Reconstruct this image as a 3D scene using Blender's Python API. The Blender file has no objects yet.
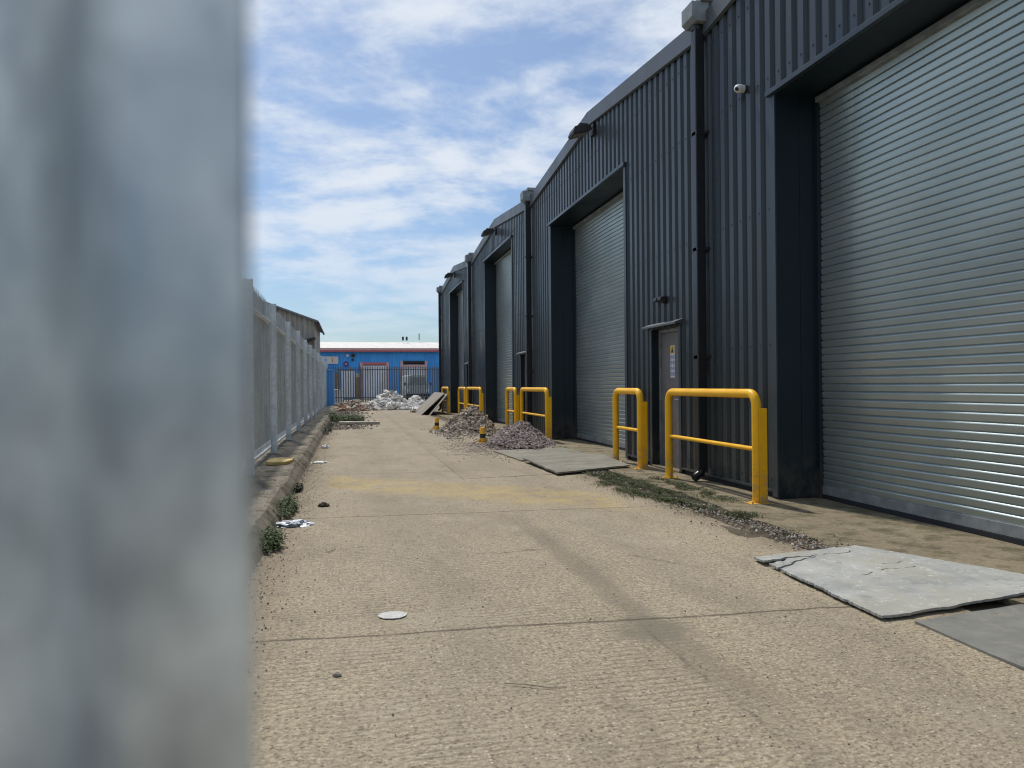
import bpy, bmesh, math, random
from mathutils import Vector, Matrix, noise
R = math.radians
rnd = random.Random(7)
S = bpy.context.scene
C = S.collection
# ------------------------------------------------------------------ camera
CAM_H = 1.25
cd = bpy.data.cameras.new('camera'); cam = bpy.data.objects.new('camera', cd); C.objects.link(cam)
cd.sensor_width = 36; cd.lens = 36 * 750 / 1024; cd.clip_start = 0.02; cd.clip_end = 2000
cam.matrix_world = (Matrix.Translation((0, 0, CAM_H)) @ Matrix.Rotation(-math.atan(163 / 750), 4, 'Z')
                    @ Matrix.Rotation(R(90 + .05), 4, 'X') @ Matrix.Rotation(R(-.5), 4, 'Z'))
cd.dof.use_dof = True; cd.dof.focus_distance = 7.0; cd.dof.aperture_fstop = 4.0
S.render.engine = 'CYCLES'; S.cycles.filter_width = 1.1
S.camera = cam
# ------------------------------------------------------------------ world, sun, exposure
SUN_EL, SUN_AZ = 57, -14            # azimuth from +Y, negative = to the left
w = bpy.data.worlds.new('World'); S.world = w; w.use_nodes = True
nt = w.node_tree; N = nt.nodes; L = nt.links; N.clear()
def wn(t, **k):
    n = N.new(t)
    for a, b in k.items(): setattr(n, a, b)
    return n
def wl(a, b): L.new(a, b)
def wmath(op, a, b=None, clamp=False):
    n = wn('ShaderNodeMath', operation=op, use_clamp=clamp)
    for i, v in enumerate((a, b)):
        if v is None: continue
        if hasattr(v, 'node'): wl(v, n.inputs[i])
        else: n.inputs[i].default_value = v
    return n.outputs[0]
sky = wn('ShaderNodeTexSky', sky_type='NISHITA', sun_disc=False)
sky.sun_elevation = R(SUN_EL); sky.sun_rotation = R(SUN_AZ); sky.air_density = 1.0; sky.dust_density = 1.2; sky.ozone_density = 1.5
tc = wn('ShaderNodeTexCoord'); sp = wn('ShaderNodeSeparateXYZ'); wl(tc.outputs['Generated'], sp.inputs[0])
zc = wmath('ADD', wmath('MAXIMUM', sp.outputs[2], 0.0), 0.20)
cb = wn('ShaderNodeCombineXYZ'); wl(wmath('DIVIDE', sp.outputs[0], zc), cb.inputs[0]); wl(wmath('DIVIDE', sp.outputs[1], zc), cb.inputs[1])
mp = wn('ShaderNodeMapping'); mp.inputs['Rotation'].default_value = (0, 0, R(28)); mp.inputs['Scale'].default_value = (1.0, 1.22, 1)
mp.inputs['Location'].default_value = (3.1, .7, 0)
wl(cb.outputs[0], mp.inputs[0])
def wnoise(scale, detail, rough, dist, src=None):
    n = wn('ShaderNodeTexNoise'); n.inputs['Scale'].default_value = scale; n.inputs['Detail'].default_value = detail
    n.inputs['Roughness'].default_value = rough; n.inputs['Distortion'].default_value = dist
    wl(src or mp.outputs[0], n.inputs['Vector']); return n.outputs[0]
n1 = wnoise(1.9, 11, .62, .2); n2 = wnoise(.75, 3, .5, .1); n3 = wnoise(6.0, 6, .6, .1)
dens = wmath('ADD', wmath('MULTIPLY', n1, .62), wmath('ADD', wmath('MULTIPLY', n2, .42), wmath('MULTIPLY', n3, .16)))
mr = wn('ShaderNodeMapRange', interpolation_type='SMOOTHSTEP'); wl(dens, mr.inputs[0])
mr.inputs[1].default_value = .535; mr.inputs[2].default_value = .70; mr.inputs[3].default_value = .10; mr.inputs[4].default_value = .95
# clouds thin out towards the horizon
hz = wn('ShaderNodeMapRange', interpolation_type='SMOOTHSTEP'); wl(sp.outputs[2], hz.inputs[0])
hz.inputs[1].default_value = 0.0; hz.inputs[2].default_value = .26; hz.inputs[3].default_value = .28; hz.inputs[4].default_value = 1
cf = wmath('MULTIPLY', mr.outputs[0], hz.outputs[0])
tint = wn('ShaderNodeMix', data_type='RGBA', blend_type='MULTIPLY'); tint.inputs[0].default_value = 1
wl(sky.outputs[0], tint.inputs[6]); tint.inputs[7].default_value = (.72, .88, 1.04, 1)
mx = wn('ShaderNodeMix', data_type='RGBA'); wl(cf, mx.inputs[0]); wl(tint.outputs[2], mx.inputs[6]); mx.inputs[7].default_value = (7.5, 8.1, 8.9, 1)
bg = wn('ShaderNodeBackground'); bg.inputs[1].default_value = .08; wl(mx.outputs[2], bg.inputs[0])
wo = wn('ShaderNodeOutputWorld'); wl(bg.outputs[0], wo.inputs[0])
sd = bpy.data.lights.new('sun', 'SUN'); so = bpy.data.objects.new('sun', sd); C.objects.link(so)
sd.energy = 2.6; sd.angle = R(3.0); sd.color = (1, .94, .85)
d = Vector((math.sin(R(SUN_AZ)) * math.cos(R(SUN_EL)), math.cos(R(SUN_AZ)) * math.cos(R(SUN_EL)), math.sin(R(SUN_EL))))
so.rotation_euler = d.to_track_quat('Z', 'Y').to_euler(); so.location = d * 60
S.view_settings.view_transform = 'Standard'; S.view_settings.look = 'None'; S.view_settings.gamma = 1
S.view_settings.exposure = 0.36

# ------------------------------------------------------------------ material helpers
class M:
    def __init__(s, name, rough=.6, metal=0, spec=.5):
        s.m = bpy.data.materials.new(name); s.m.use_nodes = True; s.t = s.m.node_tree
        s.b = s.t.nodes['Principled BSDF']; s.b.inputs['Roughness'].default_value = rough; s.b.inputs['Metallic'].default_value = metal
        s.b.inputs['Specular IOR Level'].default_value = spec
        s._c = None
    def n(s, t, **k):
        x = s.t.nodes.new(t)
        for a, b in k.items(): setattr(x, a, b)
        return x
    def l(s, a, b):
        if hasattr(a, 'node'): s.t.links.new(a, b)
        else: b.default_value = a
    def co(s, scale=(1, 1, 1), obj=True, rot=(0, 0, 0)):
        if s._c is None:
            g = s.n('ShaderNodeNewGeometry'); s._c = g.outputs['Position']; s._t = s.n('ShaderNodeTexCoord').outputs['Object']
        m = s.n('ShaderNodeMapping'); s.l(s._t if obj else s._c, m.inputs[0]); m.inputs['Scale'].default_value = scale; m.inputs['Rotation'].default_value = rot
        return m.outputs[0]
    def noise(s, scale, detail=4, rough=.55, vec=None, dist=0):
        x = s.n('ShaderNodeTexNoise'); s.l(vec if vec is not None else s.co(), x.inputs['Vector'])
        x.inputs['Scale'].default_value = scale; x.inputs['Detail'].default_value = detail; x.inputs['Roughness'].default_value = rough
        x.inputs['Distortion'].default_value = dist
        return x.outputs[0]
    def voro(s, scale, vec=None, feature='F1', out=0):
        x = s.n('ShaderNodeTexVoronoi', feature=feature); s.l(vec if vec is not None else s.co(), x.inputs['Vector']); x.inputs['Scale'].default_value = scale
        return x.outputs[out]
    def mr(s, v, a, b, c=0, d=1, smooth=True):
        x = s.n('ShaderNodeMapRange', interpolation_type='SMOOTHSTEP' if smooth else 'LINEAR'); s.l(v, x.inputs[0])
        for i, q in enumerate((a, b, c, d)): x.inputs[i + 1].default_value = q
        return x.outputs[0]
    def mth(s, op, a, b=0.0, clamp=False):
        x = s.n('ShaderNodeMath', operation=op, use_clamp=clamp); s.l(a, x.inputs[0]); s.l(b, x.inputs[1]); return x.outputs[0]
    def mix(s, f, a, b, mode='MIX'):
        x = s.n('ShaderNodeMix', data_type='RGBA', blend_type=mode)
        s.l(f, x.inputs[0])
        for v, i in ((a, 6), (b, 7)):
            if hasattr(v, 'node'): s.l(v, x.inputs[i])
            else: x.inputs[i].default_value = (*v[:3], 1)
        return x.outputs[2]
    def island(s): return s.n('ShaderNodeNewGeometry').outputs['Random Per Island']
    def ramp(s, v, cols, interp='LINEAR'):
        x = s.n('ShaderNodeValToRGB'); s.l(v, x.inputs[0]); e = x.color_ramp; e.interpolation = interp
        for i, c in enumerate(cols):
            p = i / max(1, len(cols) - 1) if interp == 'LINEAR' else i / len(cols)
            el = e.elements[i] if i < 2 else e.elements.new(p)
            el.position = p; el.color = (*c, 1)
        return x.outputs[0]
    def sep(s, v=None):
        x = s.n('ShaderNodeSeparateXYZ'); s.l(v if v is not None else s.co(), x.inputs[0]); return x.outputs
    def col(s, c):
        if hasattr(c, 'node'): s.l(c, s.b.inputs['Base Color'])
        else: s.b.inputs['Base Color'].default_value = (*c, 1)
        return s
    def rough(s, v): s.l(v, s.b.inputs['Roughness']); return s
    def bump(s, h, st=.5, dist=.01):
        x = s.n('ShaderNodeBump'); x.inputs['Strength'].default_value = st; x.inputs['Distance'].default_value = dist
        s.l(h, x.inputs['Height']); s.l(x.outputs[0], s.b.inputs['Normal']); return s

def simple(name, c, rough=.6, metal=0, var=.12, scale=6, spec=.5, bump=0, bscale=60):
    m = M(name, rough, metal, spec)
    f = m.noise(scale, 5, .6)
    dk = tuple(x * (1 - var) for x in c); lt = tuple(min(1, x * (1 + var)) for x in c)
    m.col(m.mix(m.mr(f, .3, .7), dk, lt))
    if bump: m.bump(m.noise(bscale, 4, .6), bump, .005)
    return m.m

def cladding_mat(name, c, rough=.34):
    m = M(name, rough, 0, .45)
    a = m.noise(1.1, 5, .6, m.co((1, 1, .25))); b = m.noise(40, 3, .5, m.co((1, 1, .12)))
    z = m.sep()[2]
    dirt = m.mth('MULTIPLY', m.mr(z, .05, .75, 1, 0), m.mr(m.noise(7, 5, .65, m.co((1, 1, .6))), .35, .65))
    base = m.mix(m.mr(a, .3, .7), tuple(x * .9 for x in c), tuple(x * 1.12 for x in c))
    base = m.mix(m.mth('MULTIPLY', m.mr(b, .5, .75), .25), base, tuple(x * 1.5 for x in c))
    m.col(m.mix(m.mth('MULTIPLY', dirt, .6), base, (.11, .095, .075)))
    m.rough(m.mr(a, .3, .7, rough - .08, rough + .12)); m.bump(m.noise(2.2, 3, .5), .12, .02)
    return m.m

ANTH = (.028, .039, .046)
MAT = {}
MAT['clad'] = cladding_mat('anthracite_cladding', ANTH)
MAT['flash'] = cladding_mat('anthracite_flashing', (.028, .042, .052), .34)
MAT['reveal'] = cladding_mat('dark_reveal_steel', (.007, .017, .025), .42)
MAT['verge'] = cladding_mat('verge_trim', (.082, .096, .107), .42)
MAT['pipe'] = simple('black_pipe', (.018, .02, .023), .35)
MAT['hopper'] = simple('pale_gutter', (.22, .245, .255), .5, var=.2)
MAT['black'] = simple('black_plastic', (.02, .02, .022), .5)
MAT['rubber'] = simple('black_rubber', (.016, .018, .022), .8)
MAT['white'] = simple('white_paint', (.72, .73, .72), .5, var=.06)
MAT['lens'] = simple('dark_lens', (.01, .01, .012), .1)
MAT['glass'] = simple('lamp_glass', (.25, .25, .22), .15)
MAT['doorgrey'] = simple('grey_door_paint', (.16, .15, .15), .45)
MAT['zinc_dark'] = simple('dark_zinc', (.27, .29, .30), .5, .4, .25)
MAT['roof'] = simple('grey_roof_sheet', (.25, .26, .27), .6)

def galv(name, c, rough=.42, metal=.75, spangle=25, streak=.25):
    m = M(name, rough, metal)
    a = m.noise(spangle, 4, .6); b = m.noise(3.0, 5, .65, m.co((1, 1, streak)))
    base = m.mix(m.mr(a, .3, .7), tuple(x * .86 for x in c), tuple(min(1, x * 1.12) for x in c))
    base = m.mix(m.mr(b, .42, .68, 0, .6), base, tuple(x * .62 for x in c))
    m.col(base); m.rough(m.mr(b, .3, .7, rough - .08, rough + .15)); m.bump(m.noise(spangle * .4, 3, .5), .1, .004)
    return m.m
m = M('galvanised_shutter', .33, .68); m.col(m.mix(m.mr(m.noise(2.2, 5, .6, m.co((1, .35, 1))), .35, .65), (.39, .45, .45), (.46, .52, .515))); MAT['shutter'] = m.m
MAT['fence'] = galv('galvanised_fence', (.70, .75, .77), .5, .12, 14, .3)
MAT['fencedark'] = galv('weathered_far_fence', (.20, .215, .225), .6, .1, 10, .3)
MAT['pale'] = galv('galvanised_pale', (.50, .545, .56), .5, .15, 14, .3)
MAT['rail'] = galv('galvanised_rail', (.74, .78, .79), .45, .2, 14, .3)

# close-up zinc post: mottled, brighter and darker clouds down its length
m = M('mottled_zinc_post', .42, .6)
a = m.noise(15, 5, .6, m.co((1, 1, .6))); b = m.noise(60, 4, .6)
base = m.mix(m.mr(a, .34, .66), (.36, .41, .44), (.90, .95, .93))
m.col(m.mix(m.mr(b, .45, .8, 0, .4), base, (.30, .32, .35))); m.rough(m.mr(a, .3, .7, .28, .5)); MAT['zincpost'] = m.m

# yellow powder coat with scuffs
m = M('yellow_barrier_paint', .38, 0, .35)
a = m.noise(5, 4, .6); b = m.noise(34, 6, .7); z = m.sep()[2]
base = m.mix(m.mr(a, .3, .7), (.92, .46, .003), (.97, .53, .006))
wear = m.mth('MULTIPLY', m.mr(b, .60, .66), m.mr(z, .05, .8, 1, .25))
dust = m.mth('MULTIPLY', m.mr(z, .0, .45, .8, .08), m.mr(m.noise(12, 4, .6), .35, .65))
m.col(m.mix(dust, m.mix(wear, base, (.30, .19, .07)), (.34, .27, .17))); m.rough(m.mr(a, .3, .7, .32, .46)); MAT['yellow'] = m.m
MAT['yellow_old'] = simple('faded_yellow_paint', (.55, .36, .04), .6, var=.25, scale=20)

# ---- concrete road: tamped ridges, pits, joints, faded yellow band
def road_mat():
    m = M('road_concrete', .86, 0, .25)
    X, Y, Z = m.sep()
    big = m.noise(.55, 5, .6); mid = m.noise(2.6, 6, .65); fine = m.noise(55, 5, .7); grain = m.noise(160, 3, .7)
    base = m.mix(m.mr(big, .3, .7), (.285, .232, .155), (.375, .315, .215))
    base = m.mix(m.mr(mid, .38, .70, 0, .55), base, (.28, .23, .17))
    base = m.mix(m.mr(fine, .40, .64, 0, .6), base, (.56, .49, .36))
    base = m.mix(m.mr(m.noise(70, 3, .8, m.co((.55, 1, 1))), .48, .60, 0, .72), base, (.15, .122, .085))
    base = m.mix(m.mr(m.noise(22, 5, .75, m.co((.45, 1, 1))), .52, .64, 0, .5), base, (.17, .145, .105))
    base = m.mix(m.mr(m.noise(40, 4, .8, m.co((.5, 1, 1))), .56, .70, 0, .4), base, (.60, .52, .38))
    base = m.mix(m.mr(m.noise(1.5, 6, .7, m.co((1.5, .45, 1))), .46, .66, 0, .42), base, (.19, .16, .12))
    base = m.mix(m.mr(m.noise(.9, 6, .7, m.co((.8, 1.1, 1), rot=(0, 0, .5))), .54, .66, 0, .35), base, (.45, .40, .31))
    trk = m.mth('MAXIMUM', m.mr(m.mth('ABSOLUTE', m.mth('SUBTRACT', m.mth('ADD', X, m.mth('MULTIPLY', m.noise(.5, 3), .5)), .75)), .1, .38, 1, 0), m.mr(m.mth('ABSOLUTE', m.mth('SUBTRACT', m.mth('ADD', X, m.mth('MULTIPLY', m.noise(.5, 3), .5)), 2.45)), .1, .38, 1, 0))
    base = m.mix(m.mth('MULTIPLY', trk, .22), base, (.22, .19, .15))
    base = m.mix(m.mr(grain, .52, .8, 0, .5), base, (.60, .53, .42))
    # aggregate: small dark stones and pits
    def specks(scale, lo, hi, colr, amt):
        nonlocal base
        v = m.voro(scale, m.co((.75, 1, 1)), 'F1', 0); rc = m.n('ShaderNodeTexVoronoi'); m.l(m.co((.75, 1, 1)), rc.inputs[0]); rc.inputs['Scale'].default_value = scale
        r = m.sep(rc.outputs['Color'])[0]
        msk = m.mth('MULTIPLY', m.mr(v, .16, .34, 1, 0), m.mr(r, lo, hi))
        base = m.mix(m.mth('MULTIPLY', msk, amt), base, colr)
        return msk
    s0 = specks(40, .62, .72, (.10, .082, .06), .75)
    s1 = specks(60, .50, .62, (.10, .085, .065), .8)
    s2 = specks(110, .45, .6, (.15, .125, .09), .7)
    s3 = specks(62, .80, .9, (.66, .60, .52), .7)
    # transverse tamping ridges (lines run across the road)
    wob = m.noise(1.4, 4, .6); 
    ph = m.mth('ADD', m.mth('MULTIPLY', Y, 2 * math.pi / .047), m.mth('MULTIPLY', wob, 16))
    rid = m.mth('MULTIPLY', m.mth('ADD', m.mth('SINE', ph), 1), .5)
    rmask = m.mth('MULTIPLY', m.mr(m.noise(1.1, 4, .6), .40, .62), m.mr(m.noise(30, 4, .7), .3, .6))
    rmask = m.mth('MULTIPLY', rmask, m.mr(X, 1.2, 2.4, 1, .25))
    rr = m.mth('MULTIPLY', m.mr(rid, .15, .85), rmask)
    base = m.mix(m.mth('MULTIPLY', m.mth('MULTIPLY', m.mr(rid, 0, .4, 1, 0), rmask), .85), base, (.17, .14, .10))
    # joints
    jw = m.mth('MULTIPLY', m.mth('SUBTRACT', m.noise(2.0, 6, .7), .5), .10)
    Yj = m.mth('ADD', m.mth('ADD', Y, jw), m.mth('MULTIPLY', X, .055))
    jm = None
    for y0 in (3.83, 7.32, 10.9, 14.6, 18.3, 22.0, 25.8, 29.6, 33.4, 37.2):
        k = m.mr(m.mth('ABSOLUTE', m.mth('SUBTRACT', Yj, y0)), .006, .017, 1, 0)
        jm = k if jm is None else m.mth('MAXIMUM', jm, k)
    Xj = m.mth('ADD', X, m.mth('MULTIPLY', m.mth('SUBTRACT', m.noise(1.3, 6, .7), .5), .14))
    jx = m.mth('MULTIPLY', m.mr(m.mth('ABSOLUTE', m.mth('SUBTRACT', Xj, 1.47)), .004, .016, 1, 0), m.mth('MAXIMUM', m.mth('MULTIPLY', m.mr(Y, 9.6, 10, 0, .8), m.mr(Y, 13.8, 14.6, 1, .3)), m.mr(Y, 3.2, 3.9, .5, 0)))
    j2 = m.mth('MULTIPLY', m.mr(m.mth('ABSOLUTE', m.mth('SUBTRACT', m.mth('ADD', Yj, m.mth('MULTIPLY', X, -.17)), 9.75)), .012, .045, 1, 0), m.mth('MULTIPLY', m.mr(X, 1.5, 1.6), m.mr(m.noise(8, 5, .7), .38, .5)))
    jm = m.mth('MAXIMUM', jm, j2)
    jm = m.mth('MULTIPLY', m.mth('MAXIMUM', jm, m.mth('MULTIPLY', jx, m.mr(m.noise(3, 3), .42, .55, .15, 1))), m.mr(m.noise(9, 4, .6), .25, .5, .45, 1))
    # dark stained sealant band along the long joint, and cracks
    band = m.mth('MULTIPLY', m.mr(m.mth('ABSOLUTE', m.mth('SUBTRACT', Xj, 1.53)), .04, .13, 1, 0), m.mr(m.noise(1.6, 5, .65), .28, .5, .4, 1))
    base = m.mix(m.mth('MULTIPLY', band, m.mth('MAXIMUM', m.mth('MULTIPLY', m.mr(Y, 5.8, 7.2, .5, 0), m.mr(Y, 2.6, 3.6, .55, 1)), m.mr(Y, 9.5, 10.5, 0, .22))), base, (.175, .15, .115))
    patch = m.mr(m.mth('ADD', m.mth('ADD', m.mth('POWER', m.mth('SUBTRACT', X, 1.50), 2), m.mth('POWER', m.mth('SUBTRACT', Y, 3.58), 2)), m.mth('MULTIPLY', m.noise(7, 4, .7), .12)), .06, .13, .8, 0)
    base = m.mix(patch, base, (.17, .155, .115))
    crv = m.voro(.42, m.co((1, .75, 1)), 'DISTANCE_TO_EDGE', 0)
    ckn = m.mth('ADD', crv, m.mth('MULTIPLY', m.mth('SUBTRACT', m.noise(4, 5, .7), .5), .08))
    crack = m.mth('MULTIPLY', m.mr(m.mth('ABSOLUTE', ckn), .0012, .0045, 1, 0), m.mr(m.noise(.8, 3), .52, .60))
    base = m.mix(m.mth('MULTIPLY', crack, .85), base, (.11, .09, .07))
    # faded yellow hatch band across the road
    yb = m.mth('ADD', Y, m.mth('MULTIPLY', X, .84))
    yb = m.mth('ADD', yb, m.mth('MULTIPLY', m.mth('SUBTRACT', m.noise(1.6, 5, .7), .5), .9))
    ym = m.mth('MULTIPLY', m.mr(m.mth('ABSOLUTE', m.mth('SUBTRACT', yb, 9.9)), .45, .9, 1, 0), m.mr(m.noise(2.6, 7, .75), .36, .62, .05, .95))
    ym = m.mth('MULTIPLY', ym, m.mr(X, -.35, -.2))
    ym = m.mth('MULTIPLY', ym, m.mr(X, 2.6, 3.0, 1, 0))
    base = m.mix(m.mth('MULTIPLY', ym, .48), base, (.50, .37, .11))
    # dirt near the kerb and at the gravel edge
    dr = m.mth('MAXIMUM', m.mr(m.mth('ADD', X, m.mth('MULTIPLY', m.noise(3, 5, .7), .5)), -.45, .05, 1, 0), m.mr(m.mth('ADD', X, m.mth('MULTIPLY', m.noise(2.4, 5, .7), .6)), 3.2, 3.7, 0, 1))
    base = m.mix(m.mth('MULTIPLY', dr, .6), base, (.16, .125, .085))
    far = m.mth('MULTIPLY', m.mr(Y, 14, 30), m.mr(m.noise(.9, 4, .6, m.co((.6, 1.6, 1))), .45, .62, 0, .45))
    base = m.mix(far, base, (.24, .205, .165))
    st = m.mth('MULTIPLY', m.mr(m.noise(1.0, 5, .65, m.co((1.4, .5, 1))), .56, .72), .45)
    base = m.mix(st, base, (.23, .185, .13))
    base = m.mix(m.mth('MULTIPLY', jm, .8), base, (.085, .07, .05))
    m.col(base)
    h = m.mth('ADD', m.mth('MULTIPLY', rr, .5), m.mth('MULTIPLY', fine, .8))
    h = m.mth('SUBTRACT', h, m.mth('MULTIPLY', m.mth('ADD', m.mth('ADD', s1, s0), s2), .5))
    h = m.mth('SUBTRACT', h, m.mth('MULTIPLY', m.mth('ADD', jm, crack), 1.4))
    m.bump(h, .55, .005)
    return m.m
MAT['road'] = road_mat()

def concrete(name, c1, c2, dark, fs=45, moss=None):
    m = M(name, .88, 0, .2)
    base = m.mix(m.mr(m.noise(1.3, 6, .65), .3, .7), c1, c2)
    base = m.mix(m.mr(m.noise(fs, 5, .7), .42, .72, 0, .6), base, tuple(min(1, x * 1.35) for x in c2))
    base = m.mix(m.mr(m.noise(4.5, 6, .7), .48, .66, 0, .7), base, dark)
    v = m.voro(60); base = m.mix(m.mr(v, .1, .25, .35, 0), base, dark)
    if moss: base = m.mix(m.mr(m.noise(3.1, 6, .75), .50, .62, 0, .75), base, moss)
    m.col(base); m.bump(m.mth('ADD', m.noise(12, 5, .7), m.noise(70, 4, .7)), .6, .012)
    return m.m
MAT['apron'] = concrete('apron_concrete', (.175, .145, .095), (.255, .215, .145), (.085, .07, .045), 26, (.105, .098, .05))
MAT['kerb'] = concrete('stained_kerb_concrete', (.15, .13, .10), (.25, .22, .175), (.06, .052, .036), 30, (.075, .078, .04))
MAT['ground'] = concrete('yard_ground', (.17, .15, .12), (.24, .21, .17), (.11, .095, .07), 20)
MAT['soil'] = concrete('damp_soil', (.075, .06, .042), (.12, .098, .07), (.04, .032, .022), 40)
MAT['sheet'] = None
m = M('peeling_pale_board', .75, 0, .3)
base = m.mix(m.mr(m.noise(2.2, 6, .7), .3, .7), (.27, .28, .27), (.43, .435, .41))
base = m.mix(m.mr(m.noise(9, 6, .75, m.co((1.3, .8, 1))), .55, .66, 0, .6), base, (.19, .185, .17))
base = m.mix(m.mr(m.noise(1.6, 5, .6), .46, .62, 0, .6), base, (.36, .345, .285))
base = m.mix(m.mr(m.noise(16, 6, .8), .56, .64, 0, .7), base, (.62, .62, .59))
m.col(base); m.bump(m.noise(14, 6, .75), .5, .01); MAT['sheet'] = m.m
def plate(name, a, b, c, rough=.6, metal=0):
    m = M(name, rough, metal, .35)
    base = m.mix(m.mr(m.noise(1.9, 6, .7, m.co((1, 1.6, 1))), .3, .7), a, b)
    base = m.mix(m.mr(m.noise(7, 6, .75), .52, .66, 0, .6), base, c)
    m.col(base); m.bump(m.noise(30, 5, .7), .3, .005); m.rough(m.mr(m.noise(3, 4), .3, .7, rough - .1, rough + .15)); return m.m
MAT['darksheet'] = plate('grey_road_plate', (.15, .152, .142), (.235, .232, .205), (.30, .27, .205))
MAT['plateA'] = plate('dusty_concrete_board', (.17, .158, .122), (.265, .25, .205), (.12, .108, .08))
MAT['ply'] = plate('weathered_plywood', (.21, .175, .135), (.30, .26, .205), (.16, .135, .10))
MAT['plank'] = plate('bleached_plank', (.34, .30, .24), (.46, .42, .35), (.25, .21, .16))

def stones(name, cols, bump=.4):
    m = M(name, .85, 0, .25)
    c = m.ramp(m.island(), cols, 'CONSTANT')
    m.col(m.mix(m.mr(m.noise(30, 4, .7), .35, .7, 0, .35), c, (.42, .38, .32))); m.bump(m.noise(60, 4, .7), bump, .006)
    return m.m
MAT['gravel'] = stones('pink_grey_gravel', [(.26, .19, .18), (.17, .145, .15), (.36, .28, .26), (.23, .19, .195), (.44, .37, .33), (.29, .21, .195), (.20, .17, .175), (.34, .30, .28)])
MAT['rubble'] = stones('brown_rubble', [(.24, .195, .15), (.33, .275, .215), (.16, .135, .105), (.40, .35, .28), (.26, .215, .17), (.48, .43, .36)])
MAT['white_rubble'] = stones('white_plaster_rubble', [(.78, .77, .74), (.60, .57, .53), (.84, .83, .81), (.46, .41, .35), (.80, .78, .74), (.66, .62, .55), (.82, .81, .78)])
MAT['brown_rubble'] = stones('mixed_brick_rubble', [(.36, .26, .18), (.26, .20, .15), (.46, .40, .32), (.33, .17, .11), (.20, .17, .13), (.60, .57, .52)])
MAT['grit'] = stones('pale_grit', [(.30, .26, .21), (.42, .37, .31), (.20, .17, .14), (.48, .44, .39), (.26, .22, .18)])
MAT['pit'] = stones('dark_grit', [(.10, .085, .07), (.16, .13, .10), (.34, .30, .24), (.13, .11, .09)])
def leaf(name, cols):
    m = M(name, .6, 0, .3); m.col(m.ramp(m.island(), cols, 'CONSTANT'))
    m.b.inputs['Subsurface Weight'].default_value = 0
    return m.m
MAT['weed'] = leaf('weed_leaf', [(.045, .085, .022), (.07, .12, .03), (.035, .065, .02), (.10, .15, .045), (.055, .09, .03)])
MAT['grass'] = leaf('grass_blade', [(.065, .10, .03), (.10, .13, .045), (.14, .13, .06), (.05, .075, .024), (.18, .165, .085), (.06, .09, .03)])
MAT['moss'] = leaf('low_moss', [(.05, .06, .028), (.075, .075, .038), (.04, .045, .022), (.09, .085, .045)])

# ------------------------------------------------------------------ mesh helpers
class MB:
    def __init__(s): s.v = []; s.f = []
    def add(s, vs, fs):
        o = len(s.v); s.v += [tuple(v) for v in vs]; s.f += [tuple(i + o for i in f) for f in fs]; return s
    def box(s, x0, x1, y0, y1, z0, z1):
        return s.add([(x0, y0, z0), (x1, y0, z0), (x1, y1, z0), (x0, y1, z0), (x0, y0, z1), (x1, y0, z1), (x1, y1, z1), (x0, y1, z1)],
                     [(0, 3, 2, 1), (4, 5, 6, 7), (0, 1, 5, 4), (1, 2, 6, 5), (2, 3, 7, 6), (3, 0, 4, 7)])
    def prism(s, pts, a, b, axis):
        """closed 2-D outline extruded from a to b along axis; pts are the two other coordinates in order"""
        n = len(pts)
        def mk(p, t): return {'x': (t, p[0], p[1]), 'y': (p[0], t, p[1]), 'z': (p[0], p[1], t)}[axis]
        vs = [mk(p, a) for p in pts] + [mk(p, b) for p in pts]
        fs = [(i, (i + 1) % n, n + (i + 1) % n, n + i) for i in range(n)] + [tuple(range(n - 1, -1, -1)), tuple(range(n, 2 * n))]
        return s.add(vs, fs)
    def tube(s, path, r, n=14, cap=True):
        path = [Vector(p) for p in path]; rs = r if isinstance(r, (list, tuple)) else [r] * len(path)
        vs = []; ref = None
        for i, p in enumerate(path):
            t = (path[min(i + 1, len(path) - 1)] - path[max(i - 1, 0)]).normalized()
            if ref is None: ref = Vector((1, 0, 0)) if abs(t.x) < .9 else Vector((0, 1, 0))
            u = (ref - t * ref.dot(t)).normalized(); ref = u; v = t.cross(u)
            for k in range(n):
                a = 2 * math.pi * k / n; vs.append(p + (u * math.cos(a) + v * math.sin(a)) * rs[i])
        fs = [(i * n + k, i * n + (k + 1) % n, (i + 1) * n + (k + 1) % n, (i + 1) * n + k) for i in range(len(path) - 1) for k in range(n)]
        if cap: fs += [tuple(range(n - 1, -1, -1)), tuple((len(path) - 1) * n + k for k in range(n))]
        return s.add(vs, fs)
    def build(s, name, mat, parent=None, smooth=False, bevel=0):
        me = bpy.data.meshes.new(name); me.from_pydata(s.v, [], s.f); me.update()
        bm = bmesh.new(); bm.from_mesh(me); bmesh.ops.recalc_face_normals(bm, faces=bm.faces)
        if bevel: bmesh.ops.bevel(bm, geom=[e for e in bm.edges if len(e.link_faces) == 2 and e.calc_face_angle(0) > .6], offset=bevel, segments=2, affect='EDGES', profile=.6)
        bm.to_mesh(me); bm.free()
        me.materials.append(MAT[mat] if isinstance(mat, str) else mat)
        o = bpy.data.objects.new(name, me); C.objects.link(o)
        if parent:
            o.parent = parent; o.matrix_parent_inverse = parent.matrix_world.inverted() if False else Matrix.Identity(4)
        if smooth:
            me.polygons.foreach_set('use_smooth', [True] * len(me.polygons))
            try: me.set_sharp_from_angle(angle=R(40))
            except Exception: pass
        return o
def tag(o, label=None, cat=None, group=None, kind=None):
    for k, v in (('label', label), ('category', cat), ('group', group), ('kind', kind)):
        if v: o[k] = v
    return o
def empty(name, loc=(0, 0, 0), rz=0):
    o = bpy.data.objects.new(name, None); C.objects.link(o); o.location = loc; o.rotation_euler.z = rz; o.empty_display_size = .2; return o
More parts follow.
